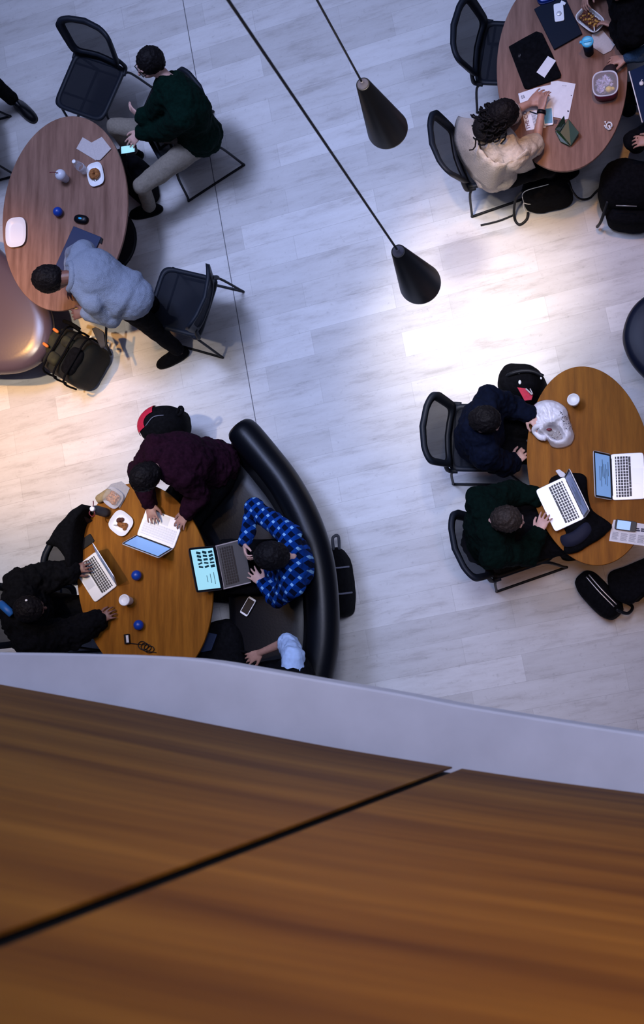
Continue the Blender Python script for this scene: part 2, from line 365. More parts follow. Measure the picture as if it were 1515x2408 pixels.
# ------------------------------------------------------------------ tables
def table(u, v, hw, hh, ang, wm, label):
    """ellipse traced at z=.74, ang = lean of the long axis in degrees"""
    a = math.radians(ang); Z = .74
    c = P(u,v,Z); ex = P(u+hw*math.cos(a), v+hw*math.sin(a), Z)-c; ey = P(u-hh*math.sin(a), v+hh*math.cos(a), Z)-c
    t = thing('oval_table', label, 'table', (c.x,c.y,0), 'oval cafe tables')
    bm = B(); rs = []; n = 96
    for k_, z in ((.992,Z-.028),(1,Z-.022),(1,Z-.004),(.996,Z)):
        rs.append([bm.verts.new(Vector((c.x,c.y,z))+(ex*math.cos(2*PI*i/n)+ey*math.sin(2*PI*i/n))*k_) for i in range(n)])
    for A, D in zip(rs, rs[1:]):
        for k in range(n): bm.faces.new((A[k],A[(k+1)%n],D[(k+1)%n],D[k]))
    bm.faces.new(rs[0]); bm.faces.new(rs[-1][::-1])
    obj('table_top', bm, wm, t, smooth=False)
    F = Matrix.Translation((c.x,c.y,0))
    bm = B(); rings(bm, F, [(.20,.014),(.06,.03),(.045,.08),(.045,.66),(.10,.712)], n=28); obj('pedestal', bm, M['black_metal'], t)
    bm = B(); rings(bm, F, [(.31,0),(.31,.008),(.29,.014)], n=40); obj('base_plate', bm, M['black_metal'], t)
table(151, 500, 148, 232, 7, M['wood_cool_lit'], 'pinkish brown oval table at upper left holding two white plates and a bottle')
table(1320, 166, 156, 237, -1, M['wood_cool_lit'], 'oval table at the top right corner under the newspaper and lunch box')
table(1385, 1093, 148, 238, -7, M['wood_warm_lit'], 'orange brown oval table at right with the white carrier bag')
table(338, 1368, 160, 240, -8, M['wood_warm_lit'], 'orange brown oval table at lower left with two silver laptops')
# ------------------------------------------------------------------ chairs (front = +X)
def make_chair():
    t = thing('mesh_chair', 'x', 'chair', (0,0,0), 'black mesh cafe chairs')
    def seatpt(a, k):
        c, s = math.cos(a), math.sin(a); e = 2/8
        x = .235*k*math.copysign(abs(c)**e, c); y = (.235+.012*(-c))*k*math.copysign(abs(s)**e, s)
        return x, y
    n = 48; bm = B(); R_ = []
    for k, z in ((1,.445),(1.0,.468),(.86,.466),(.86,.447)):
        R_.append([bm.verts.new((*seatpt(2*PI*i/n,k), z)) for i in range(n)])
    for j in range(4):
        A, D = R_[j], R_[(j+1)%4]
        for k in range(n): bm.faces.new((A[k],A[(k+1)%n],D[(k+1)%n],D[k]))
    obj('seat_frame', bm, M['chair_plastic'], t)
    bm = B(); A = [bm.verts.new((*seatpt(2*PI*i/n,.88), .458)) for i in range(n)]; bm.faces.new(A)
    A2 = [bm.verts.new((*seatpt(2*PI*i/n,.88), .454)) for i in range(n)]; bm.faces.new(A2[::-1])
    obj('seat', bm, M['mesh'], t, smooth=False)
    def bp(a, k, off=0):
        # backrest surface: a round the outline, k = inset
        c, s = math.cos(a), math.sin(a); e = 2/6.5
        yy = .255*k*math.copysign(abs(c)**e, c); h = .5+.5*k*math.copysign(abs(s)**e, s)
        z = .50+.40*h; x = -.235-.12*h + .95*yy*yy*(.6+.5*h) + off
        return Vector((x, yy*(.86+.14*h), z))
    bm = B(); R_ = []
    for k, off in ((1,-.016),(1,.016),(.80,.012),(.80,-.012)):
        R_.append([bm.verts.new(bp(2*PI*i/n,k,off)) for i in range(n)])
    for j in range(4):
        A, D = R_[j], R_[(j+1)%4]
        for k in range(n): bm.faces.new((A[k],A[(k+1)%n],D[(k+1)%n],D[k]))
    obj('back_frame', bm, M['chair_plastic'], t)
    bm = B(); g = []
    for j in range(9):
        row = []
        for i in range(13):
            y = (i/12*2-1)*.215; h = .09+.82*j/8
            row.append(bm.verts.new((-.235-.12*h+.95*y*y*(.6+.5*h), y*(.86+.14*h), .50+.40*h)))
        g.append(row)
    for j in range(8):
        for i in range(12): bm.faces.new((g[j][i],g[j][i+1],g[j+1][i+1],g[j+1][i]))
    obj('backrest', bm, M['mesh'], t)
    for s in (-1,1):
        bm = B(); tube(bm, smoothpath([(-.17,s*.235,.45),(-.225,s*.235,.47),(-.235,s*.225,.53),(-.235,s*.20,.60)],4), [.016]*13, 8); obj('back_support', bm, M['chair_plastic'], t)
        bm = B(); tube(bm, smoothpath([(-.17,s*.225,.44),(-.22,s*.245,.40),(-.265,s*.265,.05),(-.27,s*.268,.010),(-.22,s*.268,.010),(.20,s*.262,.010),(.25,s*.262,.012),(.235,s*.258,.06),(.17,s*.235,.42),(.10,s*.22,.44)],5), .0095, 8)
        obj('sled_leg', bm, M['black_metal'], t)
    bm = B(); tube(bm, [(.10,-.22,.436),(.10,.22,.436)], .009, 8); tube(bm, [(-.15,-.22,.436),(-.15,.22,.436)], .009, 8); obj('cross_bar', bm, M['black_metal'], t)
    return t
chair0 = make_chair(); CH = [0]
def place_chair(u, v, du, dv, label):
    a = P(u,v,.46); b = P(u+du,v+dv,.46)
    if CH[0] == 0: t = chair0
    else:
        t = chair0.copy(); C.objects.link(t)
        for ch in list(chair0.children): c = ch.copy(); C.objects.link(c); c.parent = t
    CH[0] += 1
    t.location = (a.x,a.y,0); t.scale = (1.07,1.07,1.0); t.rotation_euler = (0,0,math.atan2(b.y-a.y,b.x-a.x)); t['label'] = label; return t
place_chair(210, 204, -40, 92, 'empty black mesh chair at the top left facing the table end')
place_chair(424, 320, -100, 68, 'black chair carrying the man with glasses and khaki trousers')
place_chair(427, 709, -103, -26, 'empty black chair turned from the table behind the grey hoodie')
place_chair(1203, 126, 100, 4, 'empty black chair at the left side of the top right table')
place_chair(1153, 352, 100, -34, 'black chair under the curly haired woman in cream')
place_chair(1138, 1030, 100, 2, 'black chair carrying the navy jacketed person with the carrier bag')
place_chair(1208, 1264, 100, -34, 'black chair under the balding man in dark green with laptop')
place_chair(-95, 312, 80, -22, 'black chair mostly cut off by the left edge, one leg showing')
place_chair(112, 1448, 100, -6, 'black chair under the black jacketed person at lower left')
place_chair(266, 1340, 100, 78, 'black chair hung with a black coat beside the lower left table')
# ------------------------------------------------------------------ sofas
def sofa_arc(pxs, ztop, label, lm, name='curved_sofa'):
    pts = smoothpath([P(u,v,ztop) for u,v in pxs], 7); pts = [Vector((p.x,p.y,0)) for p in pts]
    t = thing(name, label, 'sofa', pts[len(pts)//2])
    def sweep(sec, nm, m, caps=True, disp=0):
        bm = B(); q = []; N = len(pts)
        for i, p in enumerate(pts):
            tg = (pts[min(i+1,N-1)]-pts[max(i-1,0)]).normalized(); nr = Vector((tg.y,-tg.x,0))   # outwards = right of travel
            L = 6; k = 1.0; e = min(i, N-1-i)
            if e < 4: k = [.80,.93,.98,1][e]
            cn = sum(s[0] for s in sec)/len(sec); cz = sum(s[1] for s in sec)/len(sec)
            q.append([bm.verts.new(p + nr*(cn+(s[0]-cn)*k) + Vector((0,0,cz+(s[1]-cz)*k))) for s in sec])
        n = len(sec)
        for a, b in zip(q, q[1:]):
            for k in range(n): bm.faces.new((a[k],a[(k+1)%n],b[(k+1)%n],b[k]))
        bm.faces.new(q[0]); bm.faces.new(q[-1][::-1])
        return obj(nm, bm, m, t)
    r = .125; zc_ = ztop-r
    roll = [(r*math.cos(a), zc_+r*math.sin(a)) for a in [math.radians(x) for x in range(-50,181,15)]]
    back = roll + [(-.125,zc_-.08),(-.20,.46),(-.23,.41),(-.16,.36),(-.08,.37),(-.01,.44)]
    sweep(back, 'backrest', lm)
    seat = [(-.16,.42),(-.20,.45),(-.30,.455),(-.74,.45),(-.80,.43),(-.82,.38),(-.80,.30),(-.74,.27),(-.20,.27),(-.12,.30)]
    sweep(seat, 'seat', lm)
    sweep([(-.18,.28),(-.58,.28),(-.56,.0),(-.20,.0)], 'plinth', M['black_cloth'])
    return t
sofa_arc([(700,1740),(733,1597),(747,1510),(747,1410),(735,1312),(705,1220),(660,1136),(607,1066),(550,998)][::1], .78, 'curved black leather sofa wrapped round the lower left table', M['leather_black'])
def bench(pxs, z, label, lm, name='upholstered_bench'):
    c = sum((P(u,v,z) for u,v in pxs), Vector())/len(pxs)
    t = thing(name, label, 'bench', (c.x,c.y,0))
    pts = smoothpath([P(u,v,z) for u,v in pxs], 6, True); cc = Vector((c.x,c.y,0))
    def ringz(bm, spec):
        q = []
        for k, zz in spec:
            q.append([bm.verts.new(Vector(((p.x-c.x)*k+c.x,(p.y-c.y)*k+c.y,zz))) for p in pts])
        n = len(pts)
        for a, b in zip(q, q[1:]):
            for i in range(n): bm.faces.new((a[i],a[(i+1)%n],b[(i+1)%n],b[i]))
        bm.faces.new(q[0]); bm.faces.new(q[-1][::-1])
    bm = B(); ringz(bm, [(.80,.22),(.90,.24),(.965,.28),(.995,.33),(1,.37),(.985,z-.045),(.93,z-.018),(.82,z-.004),(.5,z+.004),(.2,z+.006)]); obj('seat', bm, lm, t)
    bm = B(); ringz(bm, [(.74,0),(.76,.235)]); obj('plinth', bm, M['black_cloth'], t)
    return t
bench([(-420,560),(-200,520),(-60,545),(10,600),(66,655),(104,715),(114,775),(98,828),(56,862),(-10,874),(-150,868),(-300,840),(-430,720)], .45, 'mauve leather bench end with bright highlight below the upper left table', M['leather_mauve'])
bench([(1700,640),(1580,655),(1515,692),(1484,722),(1467,760),(1464,800),(1480,842),(1512,880),(1570,925),(1680,960),(1760,800)], .45, 'navy leather bench end cut by the right edge above the table', M['leather_navy'])
bench([(1470,1330),(1560,1300),(1640,1330),(1660,1400),(1560,1440),(1515,1400),(1480,1420),(1440,1400),(1430,1350)], .42, 'made-up black seat filling the dark area below the right hand table', M['black_cloth'], 'dark_fill_seat')  # made-up seat, added to fill an unreadable dark area
# ------------------------------------------------------------------ pendant lamps
def pendant(u0, v0, ub, vb, r, zb, L, utop, label):
    p = P(ub,vb,zb); t = thing('pendant_lamp', label, 'lamp', (p.x,p.y,zb), 'black cone pendant lamps')
    F = Matrix.Translation((p.x,p.y,zb))
    bm = B(); rings(bm, F, [(r-.006,.004),(r,0),(r+.001,.01),(.038,L-.004),(.036,L),(.030,L)], n=56, top=True, bottom=False)
    obj('lamp_shade', bm, M['shade'], t)
    bm = B(); rings(bm, F, [(.029,L-.002),(.029,L+.004),(.012,L+.004),(.012,L+.03),(.006,L+.034)], n=28); obj('cap', bm, M['cap'], t)
    bm = B(); tube(bm, [(p.x,p.y,zb+L+.03),(p.x,p.y,12.0)], .006, 8); obj('cord', bm, M['cord'], t)
    bm = B(); rings(bm, F, [(.03,.06),(.05,.09),(.05,.13),(.02,.2)], n=20); obj('bulb', bm, M['bulb'], t)
    light('pendant_light', 'SPOT', (p.x,p.y,zb+.04), (p.x,p.y,0), 60, CREAM, spot_size=math.radians(55), spot_blend=1, shadow_soft_size=.05).parent = None
M['shade'] = mat('lamp_black_paint', (.003,.003,.004), .42, spec=.2)
M['cap'] = mat('lamp_cap_grey', (.06,.06,.085), .45)
M['cord'] = mat('lamp_cord', (.004,.004,.006), .6)
M['bulb'] = mat('bulb_glow', (1.0,.85,.65), .4, emit=6)
pendant(848,188, 912.5,305, .116, 3.0, .60, 745, 'black cone pendant lamp hanging higher up the picture')
pendant(932,585, 989,668, .116, 3.0, .585, 540, 'black cone pendant lamp hanging over the brightest floor patch')
# ------------------------------------------------------------------ people
def D(d): return Vector((d[0], -d[1], d[2])).normalized()
FING = [(.034,.066,.0086,.12),(.012,.074,.0088,.03),(-.011,.070,.0086,-.05),(-.032,.055,.0076,-.16)]
def hand(bm, w, d, up, side, curl=.5, spread=1.0, thumb=.6):
    """d = direction of the fingers, up = out of the back of the hand, side +1 right hand"""
    d = d.normalized(); up = (up - d*up.dot(d)).normalized(); lat = -(d.cross(up))*side      # towards the thumb
    M3 = Matrix((lat, d, up)).transposed()
    F = Matrix.Translation(w) @ M3.to_4x4()
    # palm: lofted from wrist to knuckles
    secs = [(-.02,.026,.020),(.0,.027,.018),(.03,.036,.016),(.06,.041,.0145),(.085,.040,.012),(.094,.034,.008)]
    rs = []
    for y, sx, sz in secs:
        rs.append([bm.verts.new(F @ Vector((sx*math.cos(2*PI*k/16), y, sz*math.sin(2*PI*k/16)))) for k in range(16)])
    for a, b in zip(rs, rs[1:]):
        for k in range(16): bm.faces.new((a[k],a[(k+1)%16],b[(k+1)%16],b[k]))
    bm.faces.new(rs[0][::-1]); bm.faces.new(rs[-1])
    for x0, L, r, sp in FING:
        p = Vector((x0,.082,0)); pts = [Vector((x0*.8,.045,0)), p.copy()]; ang = curl*.35; az = sp*spread*1.3
        for seg, ln in ((0,.46),(1,.31),(2,.25)):
            dr = Vector((math.sin(az)*math.cos(ang), math.cos(az)*math.cos(ang), -math.sin(ang)))
            p = p + dr*L*ln; pts.append(p.copy()); ang += curl*(.75 if seg == 0 else .6)
        chain(bm, [F @ q for q in pts], [r, r*1.04, r*.98, r*.92, r*.78])
    t0 = Vector((.026,.012,-.004)); t1 = t0+Vector((.022*thumb/.6,.028,-.008)); t2 = t1+Vector((.016*thumb/.6,.028,-.008-.01*curl)); t3 = t2+Vector((.002,.024,-.006-.008*curl))
    chain(bm, [F @ q for q in (Vector((.008,.0,0)),t0,t1,t2,t3)], [.015,.0155,.013,.0105,.0085])
    return F
def limb(bm, pts, rads): chain(bm, pts, rads)
def torso(bm, J, e=0.0, low=0.0, neckout=True):
    pel, ch, nk = J['pel'], J['chest'], J['neck']
    hs = (J['shR']-J['shL']).normalized()
    path = smoothpath([pel, pel.lerp(ch,.5)+ (J.get('belly') or Vector()), ch, nk], 4)
    n = len(path)
    prof = [(.150,.110),(.172,.125),(.170,.120),(.155,.112),(.148,.108),(.150,.110),(.160,.118),(.170,.122),(.176,.120),(.172,.112),(.150,.095),(.110,.075),(.068,.060)]
    pelside = J.get('pelside') or hs
    rs = []
    for i, p in enumerate(path):
        a = path[max(i-1,0)]; b = path[min(i+1,n-1)]; t = (b-a).normalized(); s = pelside.lerp(hs, min(1,i/7)).normalized()
        s = (s - t*s.dot(t)).normalized(); f = t.cross(s); w, dd = prof[min(i,len(prof)-1)]
        rs.append([bm.verts.new(p + s*(w+e)*math.cos(2*PI*k/24) + f*(dd+e)*math.sin(2*PI*k/24)) for k in range(24)])
    for a, b in zip(rs, rs[1:]):
        for k in range(24): bm.faces.new((a[k],a[(k+1)%24],b[(k+1)%24],b[k]))
    bm.faces.new(rs[0][::-1]); bm.faces.new(rs[-1])
    sph(bm, pel, (.15+e,.14+e,.10+e))
def person(label, spec, top, trousers, skin, hairm, sleeve='wrist', hair='short', shoe='black_cloth', fold=.02, loose=.018, extras=None, cat='person', hs=1.13, hood=False, topname='sweater'):
    J = {k: P(*v) for k, v in spec['J'].items()}
    hc = J['head']; fd = D(spec['face']); up = spec.get('up', (0,0,1)); up = D(up); up = (up - fd*up.dot(fd)).normalized(); sd = fd.cross(up)
    if 'pelside' in spec: J['pelside'] = D(spec['pelside'])
    base = J['pel'].copy(); base.z = 0
    t = thing('person', label, cat, base)
    H3 = Matrix((sd, fd, up)).transposed()
    def hp(a, b, c): return hc + sd*a + fd*b + up*c
    # body
    bm = B(); torso(bm, J)
    limb(bm, [J['neck']-(J['neck']-J['chest'])*.15, J['neck'], hp(0,-.015,-.06)], [.06,.056,.052])
    sph(bm, hp(0,-.005,.015), (.076,.094,.098), H3, 24); sph(bm, hp(0,.030,-.055), (.055,.060,.058), H3, 18)
    sph(bm, hp(0,.072,-.085), (.022,.018,.018), H3); sph(bm, hp(0,.082,-.048), (.024,.012,.010), H3)
    chain(bm, [hp(0,.088,.020), hp(0,.108,-.018)], [.009,.014]); sph(bm, hp(0,.080,.035), (.05,.014,.012), H3)
    for s in (-1,1):
        sph(bm, hp(s*.078,-.012,-.005), (.010,.020,.032), H3); sph(bm, hp(s*.040,.062,-.03), (.022,.022,.022), H3)
        A = 'R' if s > 0 else 'L'
        limb(bm, [J['neck'].lerp(J['sh'+A],.3), J['sh'+A], J['el'+A], J['wr'+A]], [.055,.056,.040,.025])
        if 'hand'+A in spec:
            hs_ = spec['hand'+A]; hand(bm, J['wr'+A], D(hs_[0]), D(hs_[1]), s, *hs_[2:])
        if 'kn'+A in J:
            limb(bm, [J['hip'+A], J['kn'+A], J['an'+A]], [.082,.056,.038])
            if 'toe'+A in J: limb(bm, [J['an'+A]-Vector((0,0,.04)), J['an'+A].lerp(J['toe'+A],.6)-Vector((0,0,.025))], [.032,.022])
    obj('body', bm, M[skin], t, remesh=.0056, smoothit=4)
    for s in (-1,1):
        bm = B(); sph(bm, hp(s*.031,.083,.012), .0125); obj('eye', bm, M['eye'], t)
    # garment
    bm = B(); e = loose; torso(bm, J, e)
    for A in 'RL':
        s0, s1, s2 = J['sh'+A], J['el'+A], J['wr'+A]
        if sleeve == 'wrist': pts, rr = [J['neck'].lerp(s0,.35), s0, s1, s1.lerp(s2,.88)], [.055+e,.060+e,.046+e,.032+e*.8]
        elif sleeve == 'mid': pts, rr = [J['neck'].lerp(s0,.35), s0, s1, s1.lerp(s2,.45)], [.055+e,.060+e,.048+e,.042+e]
        else: pts, rr = [J['neck'].lerp(s0,.35), s0, s0.lerp(s1,.85)], [.055+e,.062+e,.055+e]
        chain(bm, pts, rr)
    if hood: chain(bm, [hp(-.09,-.10,-.10), hp(0,-.13,-.07), hp(.09,-.10,-.10)], [.035,.045,.035])
    obj(topname, bm, M[top], t, remesh=.011, smoothit=6, disp=fold, dscale=.07)
    if trousers:
        bm = B(); sph(bm, J['pel'], (.165,.15,.115)); e = .014
        for A in 'RL':
            if 'kn'+A in J:
                chain(bm, [J['pel'].lerp(J['hip'+A],.6), J['hip'+A], J['kn'+A], J['kn'+A].lerp(J['an'+A],.93)], [.09+e,.090+e,.064+e,.046+e])
        obj('trousers', bm, M[trousers], t, remesh=.013, smoothit=5, disp=.018, dscale=.09)
    for A in 'RL':
        if 'toe'+A in J:
            a, b = J['an'+A], J['toe'+A]; h = (b-a); h.z = 0; h.normalize()
            bm = B(); F = Matrix((h, Vector((-h.y,h.x,0)), Vector((0,0,1)))).transposed().to_4x4(); zb = min(a.z,b.z)-.05
            mid = a.lerp(b,.45); F.translation = Vector((mid.x,mid.y,max(0,zb)))
            rings(bm, F, [(.92,.0),(1,.008),(1,.022),(.97,.03),(.95,.045,-.006),(.84,.068,-.02),(.60,.095,-.048),(.48,.125,-.062),(.44,.14,-.064)], .150,.053, 28, 2.5)
            o = obj('shoe', bm, M[shoe], t)
            bm = B(); rings(bm, F, [(.98,0),(1.03,.004),(1.03,.016),(1,.02)], .150,.053,28,2.5)
            sl = obj('sole', bm, M['seam'], o); sl.matrix_parent_inverse = Matrix.Identity(4)
    # hair
    if hair:
        bm = B(); sph(bm, hp(0,-.020,.030), Vector((.088,.098,.098))*hs, H3, 28); sph(bm, hp(0,-.05,-.01), Vector((.080,.066,.075))*hs, H3, 20)
        if hair == 'full': sph(bm, hp(0,.01,.075), (.075,.08,.055), H3)
        obj('hair', bm, M[hairm], t, remesh=.007, smoothit=3, disp=.02, dscale=.02)
    if extras: extras(t, J, hp, H3, spec)
    return t
def band(t, a, b, k, r, w, m, nm):
    c = a.lerp(b, k); d = (b-a).normalized(); bm = B(); tube(bm, [c-d*w/2, c+d*w/2], r, 20); return obj(nm, bm, M[m], t)
# man in green sweater with glasses
def ex1(t, J, hp, H3, sp):
    bm = B()
    for s in (-1,1):
        c = [hp(s*.034+.025*math.cos(a), .100, .008+.019*math.sin(a)) for a in [2*PI*k/16 for k in range(16)]]
        tube(bm, c, .0035, 6, True); tube(bm, [hp(s*.058,.098,.012), hp(s*.082,.02,.012), hp(s*.083,-.02,.0)], .003, 6)
    tube(bm, [hp(-.012,.104,.012), hp(.012,.104,.012)], .0025, 6); obj('glasses', bm, M['glass_black'], t)
person('person with glasses in a dark green sweater and khaki trousers holding a phone', dict(
  J=dict(pel=(470,318,.58), chest=(438,245,.93), neck=(392,186,1.12), head=(352,150,1.24), shR=(392,225,1.03), shL=(432,275,1.03), elR=(362,268,.76), wrR=(331,276,.80), elL=(385,308,.74), wrL=(328,312,.66),
         hipR=(430,312,.56), knR=(272,298,.58), anR=(310,356,.10), toeR=(270,362,.05), hipL=(450,350,.55), knL=(335,436,.55), anL=(352,486,.10), toeL=(318,500,.05)),
  face=(-.85,.66,.08), up=(-.05,0,1), handR=((-.8,-.75,.3),(-.6,.7,.3),.45,1.2), handL=((-.75,.62,-.15),(.1,.4,1),.5,1.0)),
  'green_cloth','khaki','skin_light','hair_black', extras=ex1, hair='short', fold=.035, loose=.045, hs=1.12)
# grey hoodie, standing and bending over the table
def ex2(t, J, hp, H3, sp):
    band(t, J['elL'], J['wrL'], .80, .046, .10, 'lightblue_cloth', 'shirt_cuff'); band(t, J['elL'], J['wrL'], 1.0, .030, .02, 'glass_black', 'wristwatch')
    n = J['neck']; bm = B(); tube(bm, smoothpath([n+Vector((-.03,.09,.02)), n+Vector((.02,.07,.07)), n+Vector((.04,0,.09)), n+Vector((.02,-.08,.06)), n+Vector((-.03,-.10,.0))],5), .028, 12); obj('collar', bm, M['grey_cloth'], t)
person('person in a heather grey hoodie bending over the upper left table with head down', dict(
  J=dict(pel=(308,700,.93), chest=(222,645,1.10), neck=(172,650,1.14), head=(122,658,1.16), shR=(196,592,1.08), shL=(220,712,1.10), elR=(176,600,.84), wrR=(166,664,.82), elL=(262,748,.92), wrL=(200,735,.95),
         hipR=(325,690,.88), knR=(352,716,.48), anR=(388,752,.10), toeR=(352,770,.05), hipL=(308,725,.86), knL=(360,772,.50), anL=(420,824,.12), toeL=(372,856,.05)),
  face=(-.12,.22,-1), up=(-1,.12,-.15), pelside=(.1,-1,0), handR=((.1,.85,0),(0,0,1),.7,1.0), handL=((-1,.1,0),(0,.3,1),1.1,1.0)),
  'grey_cloth','black_cloth','skin_brown','hair_black', extras=ex2, fold=.02, loose=.036, hair='full', hs=1.2, topname='hoodie')
# woman with curly hair in cream
def ex3(t, J, hp, H3, sp):
    band(t, J['elR'], J['wrR'], .92, .034, .028, 'glass_black', 'wristwatch')
    bm = B()
    rnd = random.Random(3)
    for i in range(170):
        a = rnd.uniform(-2.6,2.6); el = rnd.uniform(.0,1.3)
        d0 = (H3 @ Vector((math.sin(a)*math.cos(el)*.9, -.3-.6*math.cos(a)*math.cos(el), math.sin(el)))).normalized()
        p = hc0 = hp(0,-.02,.02) + d0*.088
        tgt = P(1118+rnd.uniform(-14,72), 292+rnd.uniform(-30,62), 1.0+rnd.uniform(-.06,.10))
        L = rnd.uniform(.35,1.0); q = []
        x, y, z = axes(tgt-p); ph = rnd.uniform(0,6)
        for k in range(22):
            s = k/21*L; c = p.lerp(tgt, s) + Vector((0,0,.05*math.sin(PI*s))); rr = .006+.020*s
            q.append(c + x*rr*math.cos(ph+k*.95) + y*rr*math.sin(ph+k*.95))
        tube(bm, q, [.0085-.003*k/21 for k in range(22)], 5)
    sph(bm, P(1152,298,1.10), (.125,.12,.06)); 
    obj('hair_curls', bm, M['hair_black'], t)
    bm = B()
    # loose open shawl hanging over the chair side
    g = []; pts_o = [(1078,272),(1066,312),(1076,362),(1100,405),(1122,432),(1160,455),(1200,418),(1240,408),(1262,398)]
    pts_i = [(1135,285),(1120,315),(1125,345),(1140,365),(1155,378),(1175,385),(1200,380),(1220,372),(1240,350)]
    for j in range(7):
        s = j/6; row = []
        for (a,b),(c,d) in zip(pts_i, pts_o):
            row.append(P(a+(c-a)*s, b+(d-b)*s, 1.06-.50*s**1.4))
        g.append(smoothpath(row, 5))
    V = [[bm.verts.new(p+Vector((0,0,.012*math.sin(i*1.1+j)))) for i, p in enumerate(r)] for j, r in enumerate(g)]
    for j in range(6):
        for i in range(len(V[0])-1): bm.faces.new((V[j][i],V[j][i+1],V[j+1][i+1],V[j+1][i]))
    me = bm; o = obj('shawl', me, M['cream_cloth'], t); md = o.modifiers.new('s','SOLIDIFY'); md.thickness = .012; bake_keep(o)
def bake_keep(o):
    mi = o.matrix_parent_inverse.copy(); p = o.parent; o.parent = None; bake(o); o.parent = p; o.matrix_parent_inverse = mi
person('person with long curly black hair and cream top writing over a newspaper', dict(
  J=dict(pel=(1165,398,.57), chest=(1172,345,.90), neck=(1172,312,1.08), head=(1186,272,1.20), shL=(1160,288,1.0), shR=(1208,372,.98), elL=(1208,262,.82), wrL=(1246,243,.80), elR=(1262,335,.80), wrR=(1275,258,.83),
         hipL=(1175,378,.55), knL=(1290,345,.55), anL=(1310,372,.1), toeL=(1345,366,.05), hipR=(1180,415,.55), knR=(1288,392,.55), anR=(1300,412,.1), toeR=(1335,405,.05)),
  face=(.8,-.25,-.55), up=(.35,-.1,.8), handL=((.8,-.65,.05),(-.3,0,1),.5,1.3), handR=((.15,-1,.1),(-.6,0,.7),.6,1.2)),
  'cream_cloth','black_cloth','skin_tan','hair_black', sleeve='short', extras=ex3, fold=.03, loose=.03, topname='top')
# navy jacket with carrier bag
def ex5(t, J, hp, H3, sp): band(t, J['elL'], J['wrL'], 1.0, .032, .03, 'glass_black', 'wristwatch')
person('person in a padded navy jacket reaching into the white carrier bag', dict(
  J=dict(pel=(1128,1030,.60), chest=(1130,1012,.92), neck=(1128,995,1.10), head=(1143,990,1.20), shL=(1150,940,1.02), shR=(1140,1070,1.02), elL=(1205,958,.80), wrL=(1243,974,.82), elR=(1190,1092,.74), wrR=(1208,1088,.70),
         hipL=(1150,1000,.56), knL=(1275,1005,.56), anL=(1300,1020,.1), toeL=(1345,1020,.05), hipR=(1150,1058,.56), knR=(1275,1070,.56), anR=(1300,1085,.1), toeR=(1345,1085,.05)),
  face=(.85,.35,-.75), up=(.6,0,.8), handL=((.7,.75,-.1),(.2,-.2,1),.6,1.0), handR=((.6,-.5,.1),(.2,0,1),1.4,1.0)),
  'navy_cloth','black_cloth','skin_light','hair_black', extras=ex5, fold=.05, loose=.045, hs=1.06, topname='jacket')
# dark green sweater, balding
def ex6(t, J, hp, H3, sp):
    bm = B(); sph(bm, hp(0,-.03,-.02), (.082,.072,.06), H3, 20); obj('nape_hair', bm, M['hair_brown'], t)
person('person with cropped brown hair in a deep green sweater using a laptop', dict(
  J=dict(pel=(1150,1272,.60), chest=(1152,1240,.92), neck=(1155,1224,1.10), head=(1196,1222,1.22), shL=(1128,1180,1.02), shR=(1162,1305,1.02), elL=(1212,1160,.78), wrL=(1268,1170,.74), elR=(1240,1302,.82), wrR=(1266,1252,.86),
         hipL=(1180,1245,.58), knL=(1315,1215,.60), anL=(1345,1240,.1), toeL=(1385,1232,.05), hipR=(1190,1300,.58), knR=(1320,1282,.60), anR=(1345,1300,.1), toeR=(1390,1290,.05)),
  face=(.9,.15,-.45), up=(.45,.05,.9), handL=((.7,.3,0),(0,0,1),.5,.8), handR=((.45,-.95,.0),(-.1,0,1),.45,1.2)),
  'deepgreen_cloth','black_cloth','skin_light','hair_brown', extras=ex6, fold=.05, loose=.05, hs=1.05)
# maroon sweater
def ex8(t, J, hp, H3, sp):
    band(t, J['elL'], J['wrL'], .96, .034, .018, 'glass_black', 'watch_strap'); band(t, J['elL'], J['wrL'], .72, .037, .05, 'red', 'red_cuff'); band(t, J['elR'], J['wrR'], .95, .031, .012, 'glass_black', 'bracelet')
person('person in a maroon sweater leaning over to type on the middle laptop', dict(
  J=dict(pel=(505,1090,.58), chest=(432,1078,.92), neck=(378,1092,1.08), head=(346,1124,1.16), shR=(368,1052,1.03), shL=(432,1120,1.0), elR=(330,1108,.86), wrR=(352,1186,.82), elL=(466,1165,.82), wrL=(438,1205,.80),
         hipR=(480,1080,.55), knR=(400,1180,.56), anR=(400,1240,.1), toeR=(370,1270,.05), hipL=(520,1130,.55), knL=(452,1225,.56), anL=(450,1270,.1), toeL=(420,1300,.05)),
  face=(-.5,.75,-.75), up=(-.6,.5,.5), pelside=(-.6,-.8,0), handR=((.2,1,-.04),(0,0,1),.45,1.1), handL=((-.5,.85,-.04),(0,0,1),.55,1.1)),
  'maroon_cloth','black_cloth','skin_tan','hair_black', extras=ex8, fold=.05, loose=.05, hair='full', hs=1.16)
